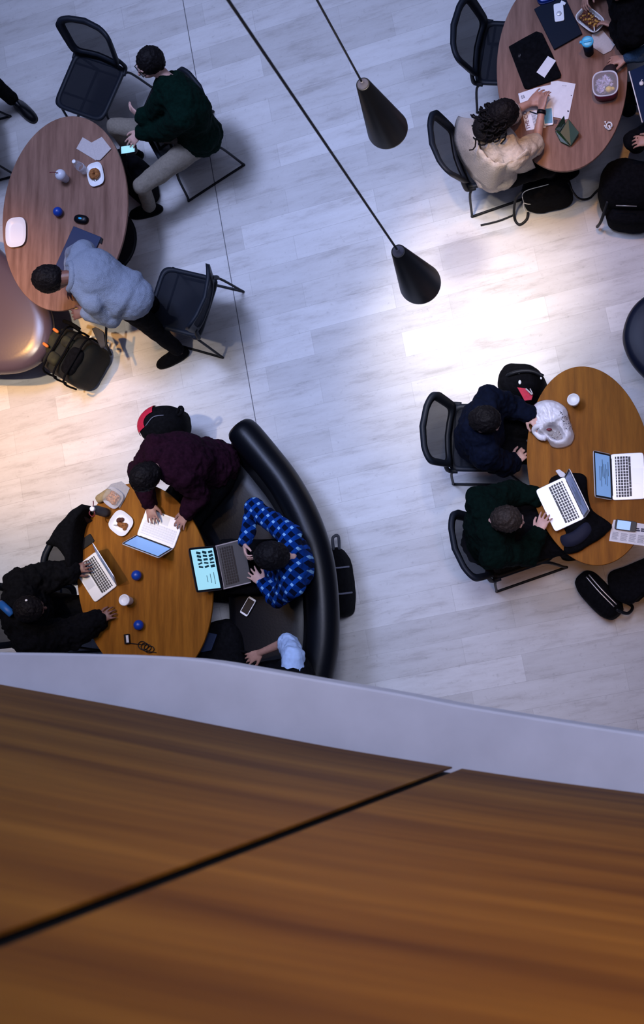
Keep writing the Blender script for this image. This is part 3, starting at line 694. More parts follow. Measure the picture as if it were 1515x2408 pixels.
# plaid shirt
def ex9(t, J, hp, H3, sp):
    band(t, J['elR'], J['wrR'], .25, .058, .03, 'plaid', 'rolled_cuff')
person('person in a blue plaid flannel shirt using a black laptop on the sofa', dict(
  J=dict(pel=(672,1335,.62), chest=(690,1325,.95), neck=(682,1308,1.12), head=(640,1308,1.22), shR=(682,1258,1.06), shL=(690,1375,1.04), elR=(597,1195,.90), wrR=(575,1280,.90), elL=(650,1405,.80), wrL=(617,1371,.82),
         hipR=(650,1300,.57), knR=(530,1290,.58), anR=(520,1330,.1), toeR=(480,1330,.05), hipL=(655,1365,.57), knL=(540,1375,.58), anL=(530,1400,.1), toeL=(490,1400,.05)),
  face=(-.85,.05,-.6), up=(-.5,0,.8), handR=((.25,1,.3),(-1,0,.2),1.0,1.0), handL=((-.75,-.65,-.12),(0,0,1),.35,1.5)),
  'plaid','black_cloth','skin_light','hair_black', extras=ex9, fold=.03, loose=.034, hs=1.2, hair='full', topname='shirt')
# light blue shirt, half hidden below the ledge
def ex10(t, J, hp, H3, sp):
    bm = B(); torso(bm, J, .035); obj('waistcoat', bm, M['black_cloth'], t, remesh=.014, smoothit=5, disp=.03, dscale=.08)
person('person in a light blue shirt under a black waistcoat, mostly hidden by the ledge', dict(
  J=dict(pel=(700,1600,.60), chest=(690,1606,.94), neck=(680,1640,1.10), head=(660,1680,1.22), shR=(690,1545,1.04), shL=(680,1720,1.02), elR=(676,1508,.86), wrR=(612,1535,.74), elL=(630,1740,.8), wrL=(590,1720,.8),
         hipR=(670,1580,.57), knR=(560,1590,.56), anR=(550,1620,.1), hipL=(680,1660,.57), knL=(560,1680,.56), anL=(550,1700,.1)),
  face=(-1,.2,-.3), handR=((-.9,.4,-.1),(0,0,1),.6,1.0)),
  'lightblue_cloth','black_cloth','skin_tan','hair_black', sleeve='short', extras=ex10, fold=.035, loose=.022, topname='shirt')
# black jacket, lower left
def ex11(t, J, hp, H3, sp):
    bm = B(); tube(bm, smoothpath([P(2,1420,1.2),P(15,1432,1.24),P(28,1444,1.22)],4), [.03]*9, 12); obj('blue_collar', bm, M['teal_dark'], t)
    for (u,v) in ((62,1412),(72,1427)):
        bm = B(); c = P(u,v,1.335); sph(bm, c, .010); obj('hair_pin', bm, M['white'], t)
M['teal_dark'] = mat('blue_nylon', (.01,.10,.35), .5)
person('person in a black jacket at the lower left edge with one hand by the cup', dict(
  J=dict(pel=(70,1450,.60), chest=(62,1440,.93), neck=(55,1432,1.10), head=(72,1432,1.22), shL=(50,1378,1.03), shR=(72,1505,1.03), elL=(112,1358,.88), wrL=(172,1341,.82), elR=(168,1490,.84), wrR=(232,1458,.80),
         hipL=(95,1420,.56), knL=(220,1425,.55), anL=(250,1425,.1), hipR=(95,1485,.56), knR=(220,1470,.55), anR=(250,1495,.1)),
  face=(.9,-.1,-.55), up=(.4,0,.8), handL=((.95,-.25,-.02),(0,0,1),.55,1.2), handR=((.9,-.45,-.02),(0,0,1),.6,1.1)),
  'black_cloth','black_cloth','skin_brown','hair_black', extras=ex11, fold=.06, loose=.08, hair='full', topname='jacket')
# top right corner: black clothes, holding a food bowl
person('person in black at the top right corner holding a bowl of food', dict(
  J=dict(pel=(1520,20,.60), chest=(1490,15,.94), neck=(1480,-5,1.12), head=(1462,-32,1.24), shR=(1455,-58,1.04), shL=(1492,75,1.04), elR=(1410,-50,.85), wrR=(1380,-22,.85), elL=(1478,95,.84), wrL=(1448,62,.83),
         hipR=(1490,0,.56), knR=(1400,-20,.55), anR=(1420,30,.1), hipL=(1500,60,.56), knL=(1440,80,.55), anL=(1440,120,.1)),
  face=(-1,.3,-.4), handR=((-.2,1,-.05),(-.7,-.3,.6),.7,1.0), handL=((-.85,-.5,-.05),(.4,-.5,.7),.8,1.0)),
  'black_cloth','black_cloth','skin_tan','hair_black', fold=.05, loose=.05, hair='full')
# right edge: denim sleeve
person('person at the right edge in a denim sleeve reaching onto the top right table', dict(
  J=dict(pel=(1615,250,.60), chest=(1600,215,.94), neck=(1590,190,1.12), head=(1590,165,1.24), shR=(1590,125,1.04), shL=(1600,290,1.04), elR=(1535,122,.86), wrR=(1472,137,.80), elL=(1585,335,.80), wrL=(1533,332,.70),
         hipR=(1570,215,.56), knR=(1455,220,.55), anR=(1480,260,.1), hipL=(1570,300,.56), knL=(1490,330,.55), anL=(1500,345,.1)),
  face=(-1,0,-.4), handR=((-1,-.0,-.1),(0,-.3,1),.7,1.0), handL=((-1,-.15,-.1),(0,0,1),.6,1.0)),
  'denim','black_cloth','skin_tan','hair_black', fold=.02)
# far left: a leg and boot showing
person('person off the left edge whose black trouser leg and boot show beside the table end', dict(
  J=dict(pel=(-170,230,.58), chest=(-195,225,.93), neck=(-195,205,1.12), head=(-190,180,1.24), shR=(-190,300,1.04), shL=(-180,150,1.04), elR=(-140,320,.8), wrR=(-90,320,.8), elL=(-130,160,.8), wrL=(-90,200,.7),
         hipR=(-140,270,.56), knR=(-40,330,.55), anR=(-15,390,.1), hipL=(-140,200,.56), knL=(-30,180,.54), anL=(32,236,.11), toeL=(74,276,.05)),
  face=(1,.2,-.3), handR=((1,.1,0),(0,0,1),.6,1.0)),
  'black_cloth','black_cloth','skin_light','hair_black', shoe='leather_black')
# ------------------------------------------------------------------ small things
TZ = .7405
def ts(name, label, cat, u, v, z, group=None):
    p = P(u,v,z); return thing(name, label, cat, p, group)
def laptop(u, v, z, du, dv, open_deg, label, body='silver', screen='screen_blue', keys=True, w=.325, d=.227, group='open laptops', icons=None, kcol='key', lift=0):
    """(du,dv) points from the palm rest to the hinge"""
    t = ts('laptop', label, 'laptop', u, v, z, group); F = frame(u,v,z,du,dv)      # x = towards hinge
    bm = B(); rings(bm, F, [(1,.002),(1.0,.013),(.985,.0155)], d/2, w/2, 40, 14); o = obj('base', bm, M[body], t, smooth=False)
    bm = B()
    if keys:
        for r in range(6):
            x = .085 - r*.0185 ; n = 14
            if r == 5: segs = [(-.128,.02),(-.108,.02),(-.086,.02),(-.02,.108),(.046,.02),(.068,.02),(.092,.02),(.114,.02),(.132,.014)]
            else: segs = [(-.133+k*.0205,.0168) for k in range(n)]
            for y, ww in segs: box(bm, F, (x-.008, y, .0162), (.0085 if r == 0 else .0145, ww, .003))
        obj('keyboard', bm, M[kcol], t, smooth=False)
        bm = B(); box(bm, F, (-.068,0,.0158), (.068,.105,.001)); obj('trackpad', bm, M['trackpad' if body == 'silver' else body], t, smooth=False)
    if body == 'lidgrey':
        bm = B()
        for cx_, cy_, lx, ly in ((0,w/2-.006,d,.008),(0,-w/2+.006,d,.008),(d/2-.012,0,.006,w)): box(bm, F, (cx_,cy_,.0162), (lx-.01,ly if ly < .02 else ly-.012,.002))
        obj('edge_trim', bm, M['trimgrey'], t, smooth=False)
    a = math.radians(open_deg); hx = d/2-.004
    e = Vector((-math.cos(a),0,math.sin(a))); nn = Vector((-math.sin(a),0,-math.cos(a)))     # lid direction, screen normal
    L = Matrix((Vector((e.x,0,e.z)), Vector((0,1,0)), Vector((e.x,0,e.z)).cross(Vector((0,1,0))))).transposed().to_4x4()
    L.translation = Vector((hx,0,.014)); LF = F @ L
    sgn = 1 if (LF.to_3x3() @ Vector((0,0,1))).dot(F.to_3x3() @ nn) > 0 else -1
    bm = B(); rings(bm, LF @ Matrix.Translation((d/2,0,0)), [(1,-.003),(1,.003)], d/2, w/2, 40, 14); obj('lid', bm, M[body if body != 'silver' else 'silver'], t, smooth=False)
    bm = B(); box(bm, LF, (d/2,0,sgn*.0036), (d-.010,w-.010,.001)); obj('bezel', bm, M['glass_black'], t, smooth=False)
    bm = B(); box(bm, LF, (d/2+.004,0,sgn*.0044), (d-.042,w-.034,.001)); sc = obj('screen', bm, M[screen], t, smooth=False)
    if icons:
        bm = B(); icons(bm, LF, d, w, sgn); obj('screen_marks', bm, M['screen_dark'], sc, smooth=False).matrix_parent_inverse = Matrix.Identity(4)
    bm = B(); tube(bm, [F @ Vector((hx,-w*.4,.013)), F @ Vector((hx,w*.4,.013))], .006, 8); obj('hinge', bm, M['glass_black'], t)
    return t
def lines_icon(bm, LF, d, w, s):
    for k in range(7): box(bm, LF, (.05+k*.018, -.05+.02*((k*3)%4), s*.0052), (.005,.10+.02*(k%3),.0006))
def page_icon(bm, LF, d, w, s):
    rn = random.Random(5)
    for r in range(3):
        for c in range(5): box(bm, LF, (.055+r*.050, -.125+c*.027, s*.0052), (.036,.012+.008*rn.random(),.0006), Matrix.Rotation(rn.uniform(-.35,.35),3,'Z'))
    for k in range(3): box(bm, LF, (.06+k*.03, .075, s*.0052), (.004,.09-.02*k,.0006))
laptop(1477,1121,TZ,-1,.05,118,'silver laptop with blue screen cut by the right edge of the picture', icons=lines_icon)
laptop(1318,1186,.81,.90,-.42,104,'silver laptop lying on the black coat used by the person in deep green', screen='screen_dim', icons=lines_icon)
laptop(226,1357,TZ,.78,-.60,112,'silver laptop nearest the phone with a dark hand on its keys', screen='screen_dim', icons=lines_icon)
laptop(378,1243,TZ,-.34,.93,114,'silver laptop with screen towards the viewer under the two hands of the maroon sweater', screen='screen_blue', kcol='trackpad')
laptop(550,1327,.74,-.97,.24,132,'black laptop with a cyan page of small dark pictures on screen', body='lidgrey', screen='screen_cyan', icons=page_icon, kcol='glass_black', w=.34, d=.23)
def flatbox(name, label, cat, pts, z, h, m, bev=.004, group=None, parent=None):
    c = sum((P(u,v,z) for u,v in pts), Vector())/len(pts)
    bm = B(); slab(bm, [P(u,v,z)+Vector((0,0,h)) for u,v in pts], h); o = obj(name, bm, M[m], parent, smooth=False, bevel=bev)
    if not parent: tag(o, label, cat, group)
    return o
flatbox('closed_laptop','slate blue closed laptop under the grey hoodie on the upper left table','laptop', [(175,533),(240,559),(196,657),(131,630)], TZ, .018, 'navy_lid')
flatbox('closed_laptop','dark navy closed laptop under the white phone on the top right table','laptop', [(1257,24),(1325,-14),(1370,82),(1304,119)], TZ, .02, 'dark_lid')
sl = flatbox('laptop_sleeve','black soft laptop sleeve with a rectangular white ticket on it','sleeve', [(1197,112),(1232,92),(1262,76),(1276,80),(1299,128),(1320,176),(1319,184),(1280,198),(1243,211),(1234,209),(1215,160)], TZ, .022, 'black_cloth', .006)
bm = B(); F = frame(1222,131,TZ+.023,.2,-1); tube(bm, [F@Vector(p) for p in ((-.012,-.004,0),(.012,-.005,0),(.014,.005,0),(-.012,.006,0))], .0016, 6, True); obj('zip_pull', bm, M['zip'], sl)
flatbox('ticket','white printed ticket lying on the black sleeve','ticket', [(1262,170),(1289,132),(1308,143),(1281,183)], TZ+.024, .002, 'paper', .0004)
flatbox('folded_napkin','pale folded paper napkin lying on the upper left table beside the bottle','napkin', [(180,350),(195,323),(240,350),(232,370),(226,378)], TZ, .006, 'napkin', .002)
flatbox('folded_napkin','pale folded paper napkin overlapping the other near the table edge','napkin', [(215,336),(240,322),(262,350),(236,377),(228,377)], TZ+.007, .005, 'napkin', .002)
# phones
def phone(u, v, z, du, dv, L, Wd, label, body, screen, part=1.0, cam_=False):
    t = ts('mobile_phone', label, 'phone', u, v, z, 'mobile phones'); F = frame(u,v,z,du,dv)
    bm = B(); rings(bm, F, [(1,.0),(1.0,.008),(.97,.0095)], L/2, Wd/2, 32, 9); obj('phone_body', bm, M[body], t, smooth=False)
    bm = B(); box(bm, F, (-(1-part)*L*.4,0,.0098), (L*.80*part,Wd*.84,.001)); obj('screen', bm, M[screen], t, smooth=False)
    return t
phone(302,352,.60,1,-.16,.145,.072,'phone with lit white screen held low by the person with glasses','glass_black','screen_cyan')
t = phone(1315,30,TZ+.022,.08,1,.140,.070,'white phone with a round grey grip on the dark closed laptop','white','white')
bm = B(); rings(bm, frame(1315,32,TZ+.032), [(.018,0),(.018,.006),(.014,.008)], n=24); obj('phone_grip', bm, M['trackpad'], t)
phone(1290,274,TZ+.006,.06,1,.140,.068,'white framed phone lying on the newspaper by the watch','white','screen_split')
phone(1472,1236,TZ+.012,1,.14,.145,.072,'black cased phone with bright blue screen on the newspaper','glass_black','screen_blue',.78)
phone(201,1276,TZ,.82,-.58,.145,.074,'black phone lying face down beside the laptop corner','glass_black','glass_black')
phone(584,1426,.465,.5,-.87,.145,.070,'white phone with dark screen lying on the black sofa','white','glass_black')
flatbox('eraser','small white eraser on the dark closed laptop','eraser', [(1321,2),(1332,8),(1328,14),(1318,8)], TZ+.022, .01, 'white', .001)
# crockery
def plate(u, v, z, du, dv, sx, sy, label, p=3.2, m='white', name='plate', cat='plate', h=.022, group='white square plates'):
    F = frame(u,v,z,du,dv); bm = B()
    rings(bm, F, [(.62,.0),(.66,.003),(.97,h-.002),(1.0,h),(.985,h+.002),(.95,h),(.68,.007),(.60,.006)], sx, sy, 56, p)
    o = obj(name, bm, M[m]); tag(o, label, cat, group); return F
def blob(name, label, cat, F, pts, m, disp=.012, ds=.02, rm=.004, parent=None):
    bm = B()
    for x, y, z, r in pts: sph(bm, F @ Vector((x,y,z)), r if isinstance(r,(int,float)) else Vector(r))
    o = obj(name, bm, M[m], parent, remesh=rm, smoothit=2, disp=disp, dscale=ds)
    if not parent: tag(o, label, cat)
    return o
F = plate(227,412,TZ,.20,1,.100,.070,'white square plate with a golden pastry near the table edge')
blob('pastry','golden flaky half eaten pastry on the white plate','pastry',F,[(-.002+.028*math.cos(a),-.006+.026*math.sin(a),.026,.021) for a in [x*.45 for x in range(1,13)]],'pastry',.012,.015,.003)
blob('cream_pot','small white cream dollop beside the pastry','food',F,[(-.03,.005,.014,.022)],'white',.003)
for k,(x,y) in enumerate(((.045,-.006),(.046,-.020))): blob('pastry_crumb','tiny dark crumbs below the pastry','crumb',F,[(x,y,.010,.004),(x+.005,y+.003,.010,.003)],'olive',.002,.01,.0015)['group'] = 'pastry crumbs'
plate(40,548,TZ,.0,1,.125,.092,'empty white rectangular plate at the left end of the upper left table')
F = plate(287,1231,TZ,.75,.6,.092,.088,'white square plate of leftovers beside the middle laptop')
blob('meal_leftovers','brown leftover food in the middle of the white plate','food',F,[(.02,-.004,.020,.022),(.038,.006,.018,.020),(-.004,-.014,.018,.019),(.046,-.012,.016,.018)],'pastry',.014,.014,.003)
blob('sauce_pool','dark red sauce beside the leftover food','sauce',F,[(-.026,.008,.014,.024),(-.012,.026,.012,.018)],'food',.004,.02,.003)
bm = B(); tube(bm, [F@Vector(p) for p in ((-.035,-.045,.03),(.0,-.018,.02),(.02,-.005,.018))], .003, 6); tag(obj('fork', bm, M['zip']), 'dark fork lying across the leftovers', 'fork')
# bottle and cups
t = ts('water_bottle','clear plastic water bottle with white cap beside the pastry plate','bottle',200,402,TZ); F = frame(200,402,TZ)
bm = B(); rings(bm, F, [(.026,0),(.032,.006),(.031,.03),(.033,.05),(.030,.07),(.033,.09),(.031,.12),(.033,.135),(.024,.165),(.013,.182),(.013,.195)], n=28, top=False); obj('bottle_body', bm, M['clear'], t)
bm = B(); rings(bm, F, [(.0315,.05),(.034,.052),(.034,.098),(.0315,.10)], n=28, top=False, bottom=False); obj('bottle_label', bm, M['clearwhite'], t)
bm = B(); rings(bm, F, [(.0155,.184),(.0155,.205),(.013,.207)], n=24); obj('cap', bm, M['white'], t)
t = ts('iced_drink_cup','clear domed plastic cup with a dark red straw','cup',156,422,TZ); F = frame(156,422,TZ)
bm = B(); rings(bm, F, [(.028,0),(.030,.004),(.042,.10)], n=32, top=False); obj('cup_body', bm, M['clearwhite'], t)
bm = B(); rings(bm, F, [(.044,.098),(.045,.106),(.038,.125),(.026,.138),(.012,.142)], n=32); obj('dome_lid', bm, M['clearwhite'], t)
bm = B(); tube(bm, [F@Vector(p) for p in ((0,0,.06),(-.004,.0,.145),(-.03,-.006,.175),(-.055,-.012,.18))], .0035, 8); obj('straw', bm, M['straw'], t)
def coffee(u, v, label):
    t = ts('coffee_cup', label, 'cup', u, v, TZ, 'white lidded coffee cups'); F = frame(u,v,TZ)
    bm = B(); rings(bm, F, [(.028,0),(.029,.003),(.041,.105)], n=36, top=False); obj('cup_body', bm, M['white'], t)
    bm = B(); rings(bm, F, [(.044,.100),(.045,.106),(.043,.112),(.040,.117),(.036,.117),(.034,.111),(.01,.110)], n=36); obj('lid', bm, M['white'], t)
coffee(1352,947,'white lidded paper coffee cup above the carrier bag'); coffee(306,1413,'white lidded paper coffee cup beside the reaching hand')
def ball(u, v, label, r=.039):
    p = P(u,v,TZ+r); bm = B(); sph(bm, p, r, None, 32); tag(obj('blue_ball', bm, M['blue_ball']), label, 'ball', 'small blue balls')
ball(136,498,'small blue ball on the upper left table next to the black case'); ball(321,1353,'small blue ball between the two silver laptops'); ball(326,1470,'small blue ball near the charger and cable')
t = ts('glasses_case','black pill shaped case with a small blue emblem','case',193,517,TZ); F = frame(193,517,TZ,1,.15)
bm = B(); rings(bm, F, [(.85,0),(1,.008),(1,.02),(.85,.032),(.5,.038)], .062,.036,40,2.6); obj('case_shell', bm, M['glass_black'], t)
bm = B(); rings(bm, F @ Matrix.Translation((0,0,.037)), [(.9,0),(.9,.003),(.6,.004)], .017,.009,20,2); obj('case_emblem', bm, M['teal'], t)
flatbox('usb_stick','small black stick beside the slate laptop corner','gadget', [(238,558),(243,562),(240,575),(234,571)], TZ, .012, 'glass_black', .002)
t = ts('travel_tumbler','dark insulated tumbler with a bright blue lid','tumbler',1386,124,TZ); F = frame(1386,124,TZ)
bm = B(); rings(bm, F, [(.030,0),(.033,.004),(.038,.165)], n=36); obj('tumbler_body', bm, M['dark_lid'], t)
bm = B(); rings(bm, F, [(.042,.160),(.043,.176),(.040,.180),(.036,.180),(.034,.176)], n=36); obj('lid', bm, M['teal'], t)
bm = B(); rings(bm, F, [(.034,.175),(.034,.179),(.02,.180)], n=30); obj('lid_disc', bm, M['skyplastic'], t)
bm = B(); box(bm, F @ Matrix.Rotation(.25,4,'Z'), (0,0,.183), (.058,.016,.008)); box(bm, F, (-.044,-.005,.172), (.02,.018,.012)); obj('slider', bm, M['teal'], t, smooth=False)
# food bowl
t = ts('food_container','rounded rectangular white container of mixed food held by two hands','container',1388,46,.80); F = frame(1388,46,.80,.78,.62)
bm = B(); rings(bm, F, [(.80,-.045),(.84,-.04),(1.0,.0),(1.02,.003),(1.0,.006),(.955,.003),(.90,-.014)], .105,.068,48,3.4, top=False); obj('container_shell', bm, M['white'], t)
blob('food_filling','',None,F,[(x*.03,y*.022,-.012,.022) for x in range(-2,3) for y in range(-1,2)],'food',.016,.014,.004,t)
rn = random.Random(2)
bm = B()
for k in range(26): sph(bm, F @ Vector((rn.uniform(-.06,.07),rn.uniform(-.035,.03),.006+rn.uniform(0,.006))), rn.uniform(.005,.010), None, 8)
obj('food_pieces', bm, M['food_gold'], t)
bm = B(); tube(bm, [F@Vector(p) for p in ((.06,-.02,.012),(.10,-.055,.03))], .004, 8); tag(obj('white_spoon', bm, M['white']), 'white plastic spoon resting in the food container', 'spoon')
flatbox('brown_napkin','pale brown paper napkin between tumbler and food container','napkin', [(1392,82),(1418,72),(1447,106),(1438,120),(1420,129),(1394,112)], TZ, .008, 'napkin', .002)
t = ts('lunch_tray','blue plastic box lid cut by the top edge','tray',1284,-18,TZ); F = frame(1284,-18,TZ,1,-.3)
bm = B(); rings(bm, F, [(.92,0),(1,.004),(1,.03),(.96,.032),(.93,.02),(.5,.02)], .075,.10,44,4); obj('tray_shell', bm, M['bluebox'], t)
bm = B(); rings(bm, F, [(.80,.021),(.80,.026),(.76,.028)], .075,.10,44,4); obj('tray_panel', bm, M['blue_ball'], t)
t = ts('lunch_box','maroon lunch box with a clear lid over plastic wrap and a lemon','lunch box',1426,212,TZ); F = frame(1426,212,TZ,1,-.12)
bm = B(); rings(bm, F, [(.92,0),(.95,.004),(1,.105),(.96,.105),(.90,.02),(.4,.018)], .088,.092,44,3.2); obj('box_body', bm, M['maroon_pl'], t)
bm = B(); rings(bm, F, [(1.0,.102),(1.04,.106),(1.04,.114),(.97,.116),(.93,.110)], .088,.092,44,3.2,top=False,bottom=False); obj('rim', bm, M['clearwhite'], t)
bm = B(); rings(bm, F, [(.93,.109),(.93,.111)], .088,.092,44,3.2); obj('lid', bm, M['clearlid'], t)
blob('plastic_wrap','',None,F,[(-.035,.025,.066,.032),(.0,.045,.066,.026),(-.03,-.02,.06,.03),(.02,.02,.06,.03)],'wrap',.05,.012,.004,t)
blob('lemon','yellow lemon half inside the lunch box','lemon',F,[(.022,-.034,.080,.024),(.050,-.030,.076,.015)],'lemon',.002)
# newspaper on the top right table
def paper(name, label, sheets, z, group=None):
    c = P(*sheets[0][0], z); t = thing(name, label, 'newspaper', (c.x,c.y,z))
    for i, sh in enumerate(sheets):
        bm = B(); slab(bm, [P(u,v,z+.0022*(i+1)) for u,v in sh], .0018); obj('sheet', bm, M['paper'], t, smooth=False)
    return t
def print_rows(t, quad, z, rows, cols, mname='ink', fill=.72, seed=1, thick=.35):
    a,b,c,d = [P(u,v,z) for u,v in quad]; bm = B(); rn = random.Random(seed)
    for j in range(cols):
        for i in range(rows):
            s0, s1 = (j+.08)/cols, (j+.08+.84*(rn.uniform(fill,1)))/cols; t0, t1 = (i+.3)/rows, (i+.3+thick)/rows
            q = [a.lerp(b,s).lerp(d.lerp(c,s),tt) for s,tt in ((s0,t0),(s1,t0),(s1,t1),(s0,t1))]
            bm.faces.new([bm.verts.new(p) for p in q])
    obj('printed_text', bm, M[mname], t, smooth=False)
np_ = paper('newspaper','open white newspaper under the hands of the curly haired person',[[(1219,220),(1262,206),(1300,198),(1296,250),(1284,300),(1238,307),(1228,262)],[(1296,192),(1312,190),(1354,197),(1344,245),(1337,279),(1330,281),(1290,272)]],TZ)
print_rows(np_, [(1324,198),(1334,199),(1333,206),(1323,205)], TZ+.0052, 1, 3, seed=4, thick=.3, fill=.2)
print_rows(np_, [(1343,220),(1349,222),(1347,232),(1341,230)], TZ+.0052, 1, 1, seed=4, fill=.4, thick=.2)
print_rows(np_, [(1335,256),(1341,258),(1339,268),(1333,266)], TZ+.0052, 1, 1, seed=5, fill=.4, thick=.3)
print_rows(np_, [(1300,280),(1330,284),(1326,292),(1296,290)], TZ+.0030, 4, 2, seed=5, thick=.5)
print_rows(np_, [(1248,268),(1276,264),(1280,294),(1256,300)], TZ+.0030, 12, 2, seed=6)
print_rows(np_, [(1225,225),(1234,222),(1236,230),(1227,233)], TZ+.0030, 3, 2, seed=7, thick=.5)
def word(text, u, v, z, du, dv, size, m, parent, name='headline'):
    cu = bpy.data.curves.new(name,'FONT'); cu.body = text; cu.size = size; cu.extrude = .0003
    o = bpy.data.objects.new(name, cu); C.objects.link(o); bpy.context.view_layer.update()
    me = bpy.data.meshes.new_from_object(o.evaluated_get(bpy.context.evaluated_depsgraph_get())); bpy.data.objects.remove(o)
    me.materials.clear(); me.materials.append(M[m]); me.transform(frame(u,v,z,du,dv))
    o = bpy.data.objects.new(name, me); C.objects.link(o)
    if parent: o.parent = parent; o.matrix_parent_inverse = pmat(parent).inverted()
    return o
word('THE CO', 1248,303,TZ+.0035,-.22,-1,.040,'ink_red',np_)
n2 = paper('newspaper','folded newspaper under the black cased phone at the right edge',[[(1438,1240),(1444,1222),(1500,1230),(1560,1238),(1552,1290),(1510,1283),(1433,1272)]],TZ)
print_rows(n2, [(1440,1250),(1540,1262),(1538,1282),(1436,1268)], TZ+.0026, 9, 5, seed=3, thick=.3)
print_rows(n2, [(1496,1240),(1530,1243),(1529,1252),(1495,1249)], TZ+.0026, 2, 3, seed=8, thick=.7)
bm = B(); tube(bm, [P(1246,262,TZ+.01),P(1275,271,TZ+.012)], .0035, 8); tag(obj('pen', bm, M['dark_lid']), 'dark pen lying across the newspaper', 'pen')
# green case
t = ts('green_case','open dark green folding case standing by the newspaper','case',1337,318,TZ)
bm = B(); a = [P(1337,279,.80),P(1363,312,.80),P(1343,344,.76),P(1317,312,.79)]; b = [P(1337,283,TZ),P(1361,314,TZ),P(1342,343,TZ),P(1318,315,TZ)]
va = [bm.verts.new(p) for p in a]; vb = [bm.verts.new(p) for p in b]; bm.faces.new(va); bm.faces.new(vb[::-1])
for k in range(4): bm.faces.new((va[k],vb[k],vb[(k+1)%4],va[(k+1)%4]))
obj('case_body', bm, M['green_fab'], t, smooth=False, bevel=.004)
bm = B(); slab(bm, [P(1305,306,.765),P(1319,310,.78),P(1341,344,.765),P(1318,333,.76)], .012); obj('lower_flap', bm, M['green_fab'], t, smooth=False, bevel=.003)
bm = B(); slab(bm, [P(1305,304,.77),P(1327,271,.84),P(1330,290,.80),P(1317,309,.78)], .008); obj('upper_flap', bm, M['darkgreen_fab'], t, smooth=False, bevel=.002)
t = ts('earphones','coiled white earphones near the table end','earphones',1433,297,TZ); F = frame(1433,297,TZ+.004)
bm = B(); tube(bm, smoothpath([F@Vector((.018*math.cos(a)*(1+.3*math.sin(a*2.3)),.026*math.sin(a)*(1+.2*math.cos(a*1.7)),.002+.0006*k)) for k,a in enumerate([x*.9 for x in range(30)])],3), .0022, 6); obj('cord', bm, M['white'], t)
for k,(x,y) in enumerate(((-.03,.03),(-.03,.0),(.0,.0),(.006,-.01))):
    bm = B(); sph(bm, F@Vector((x,y,.006)), .007); tube(bm, [F@Vector((x,y,.005)),F@Vector((x+.008,y-.016,.004))], .003, 8); obj('earbud', bm, M['white'], t)
# carrier bag on the right table
t = ts('carrier_bag','crumpled white plastic carrier bag half open on the right table','bag',1303,998,TZ); F = frame(1303,998,TZ)
bm = B(); path = smoothpath([P(u,v,TZ) for u,v in [(1252,958),(1268,944),(1290,940),(1315,946),(1334,962),(1340,985),(1348,1010),(1352,1030),(1342,1048),(1318,1056),(1298,1052),(1288,1038),(1268,1026),(1258,1010),(1252,990),(1248,974)]], 5, True)
cc = P(1300,998,TZ); hole = P(1306,1022,TZ); n = len(path); V = []
for j in range(26):
    s = 1-j/25; row = []
    for p in path:
        q = cc.lerp(p, s); d = q-hole; w = Vector((q.x,q.y,0))
        z = .085*(1-s**5)+.014*(1-2*abs(noise.noise(w*9+Vector((7,1,0)))))*(1-s**8)+.016*(1-2*abs(noise.noise(Vector((w.x*34+w.y*12,w.y*14,2)))))*(1-s**10)+.010*noise.noise(w*55)+.030*math.exp(-((d.x*.5-d.y*.87+.062)/.018)**2)
        pit = math.exp(-(((d.x*.8-d.y*.6)/.078)**2+((d.x*.6+d.y*.8)/.042)**2)**2)
        rim = math.exp(-(math.sqrt(((d.x*.8-d.y*.6)/.095)**2+((d.x*.6+d.y*.8)/.05)**2)-1)**2*10)*(.6+.6*noise.noise(w*20))
        z = z*(1-.92*pit)+.022*rim*(1-s**8)
        row.append(bm.verts.new(Vector((q.x,q.y,TZ+max(.001,z)))) if j < 25 else None)
    V.append(row)
top = bm.verts.new(Vector((cc.x,cc.y,TZ+.09)))
for A, D_ in zip(V[:24], V[1:25]):
    for k in range(n): bm.faces.new((A[k],A[(k+1)%n],D_[(k+1)%n],D_[k]))
for k in range(n): bm.faces.new((V[24][k],V[24][(k+1)%n],top))
bm.faces.new(V[0][::-1]); obj('bag_film', bm, M['bagplastic'], t)
blob('contents','',None,frame(1309,1026,TZ),[(-.03,.012,.040,.024),(.0,-.004,.040,.026),(.03,-.02,.036,.022),(.012,.014,.036,.018)],'greynapkin',.03,.012,.004,t)
bm = B(); sph(bm, P(1292,1010,TZ+.070), (.020,.010,.010)); obj('contents_red', bm, M['straw'], t)
rn = random.Random(11); bm = B()
for k in range(34):
    u_, v_ = 1318+rn.uniform(-6,10)+k*.55, 968+k*1.15+rn.uniform(-7,7)
    box(bm, frame(u_,v_,TZ+.122-.0010*k,1,rn.uniform(-.9,.9)), (0,0,0), (rn.uniform(.004,.011),.003,.006))
obj('printed_marks', bm, M['ink'], t, smooth=False)
bm = B(); tube(bm, smoothpath([F@Vector((-.06,-.02,.10)),F@Vector((-.11,-.03,.085)),F@Vector((-.13,-.055,.05)),F@Vector((-.09,-.10,.04)),F@Vector((-.05,-.11,.06))],6), [.020]*25, 10); obj('handle', bm, M['bagplastic'], t)
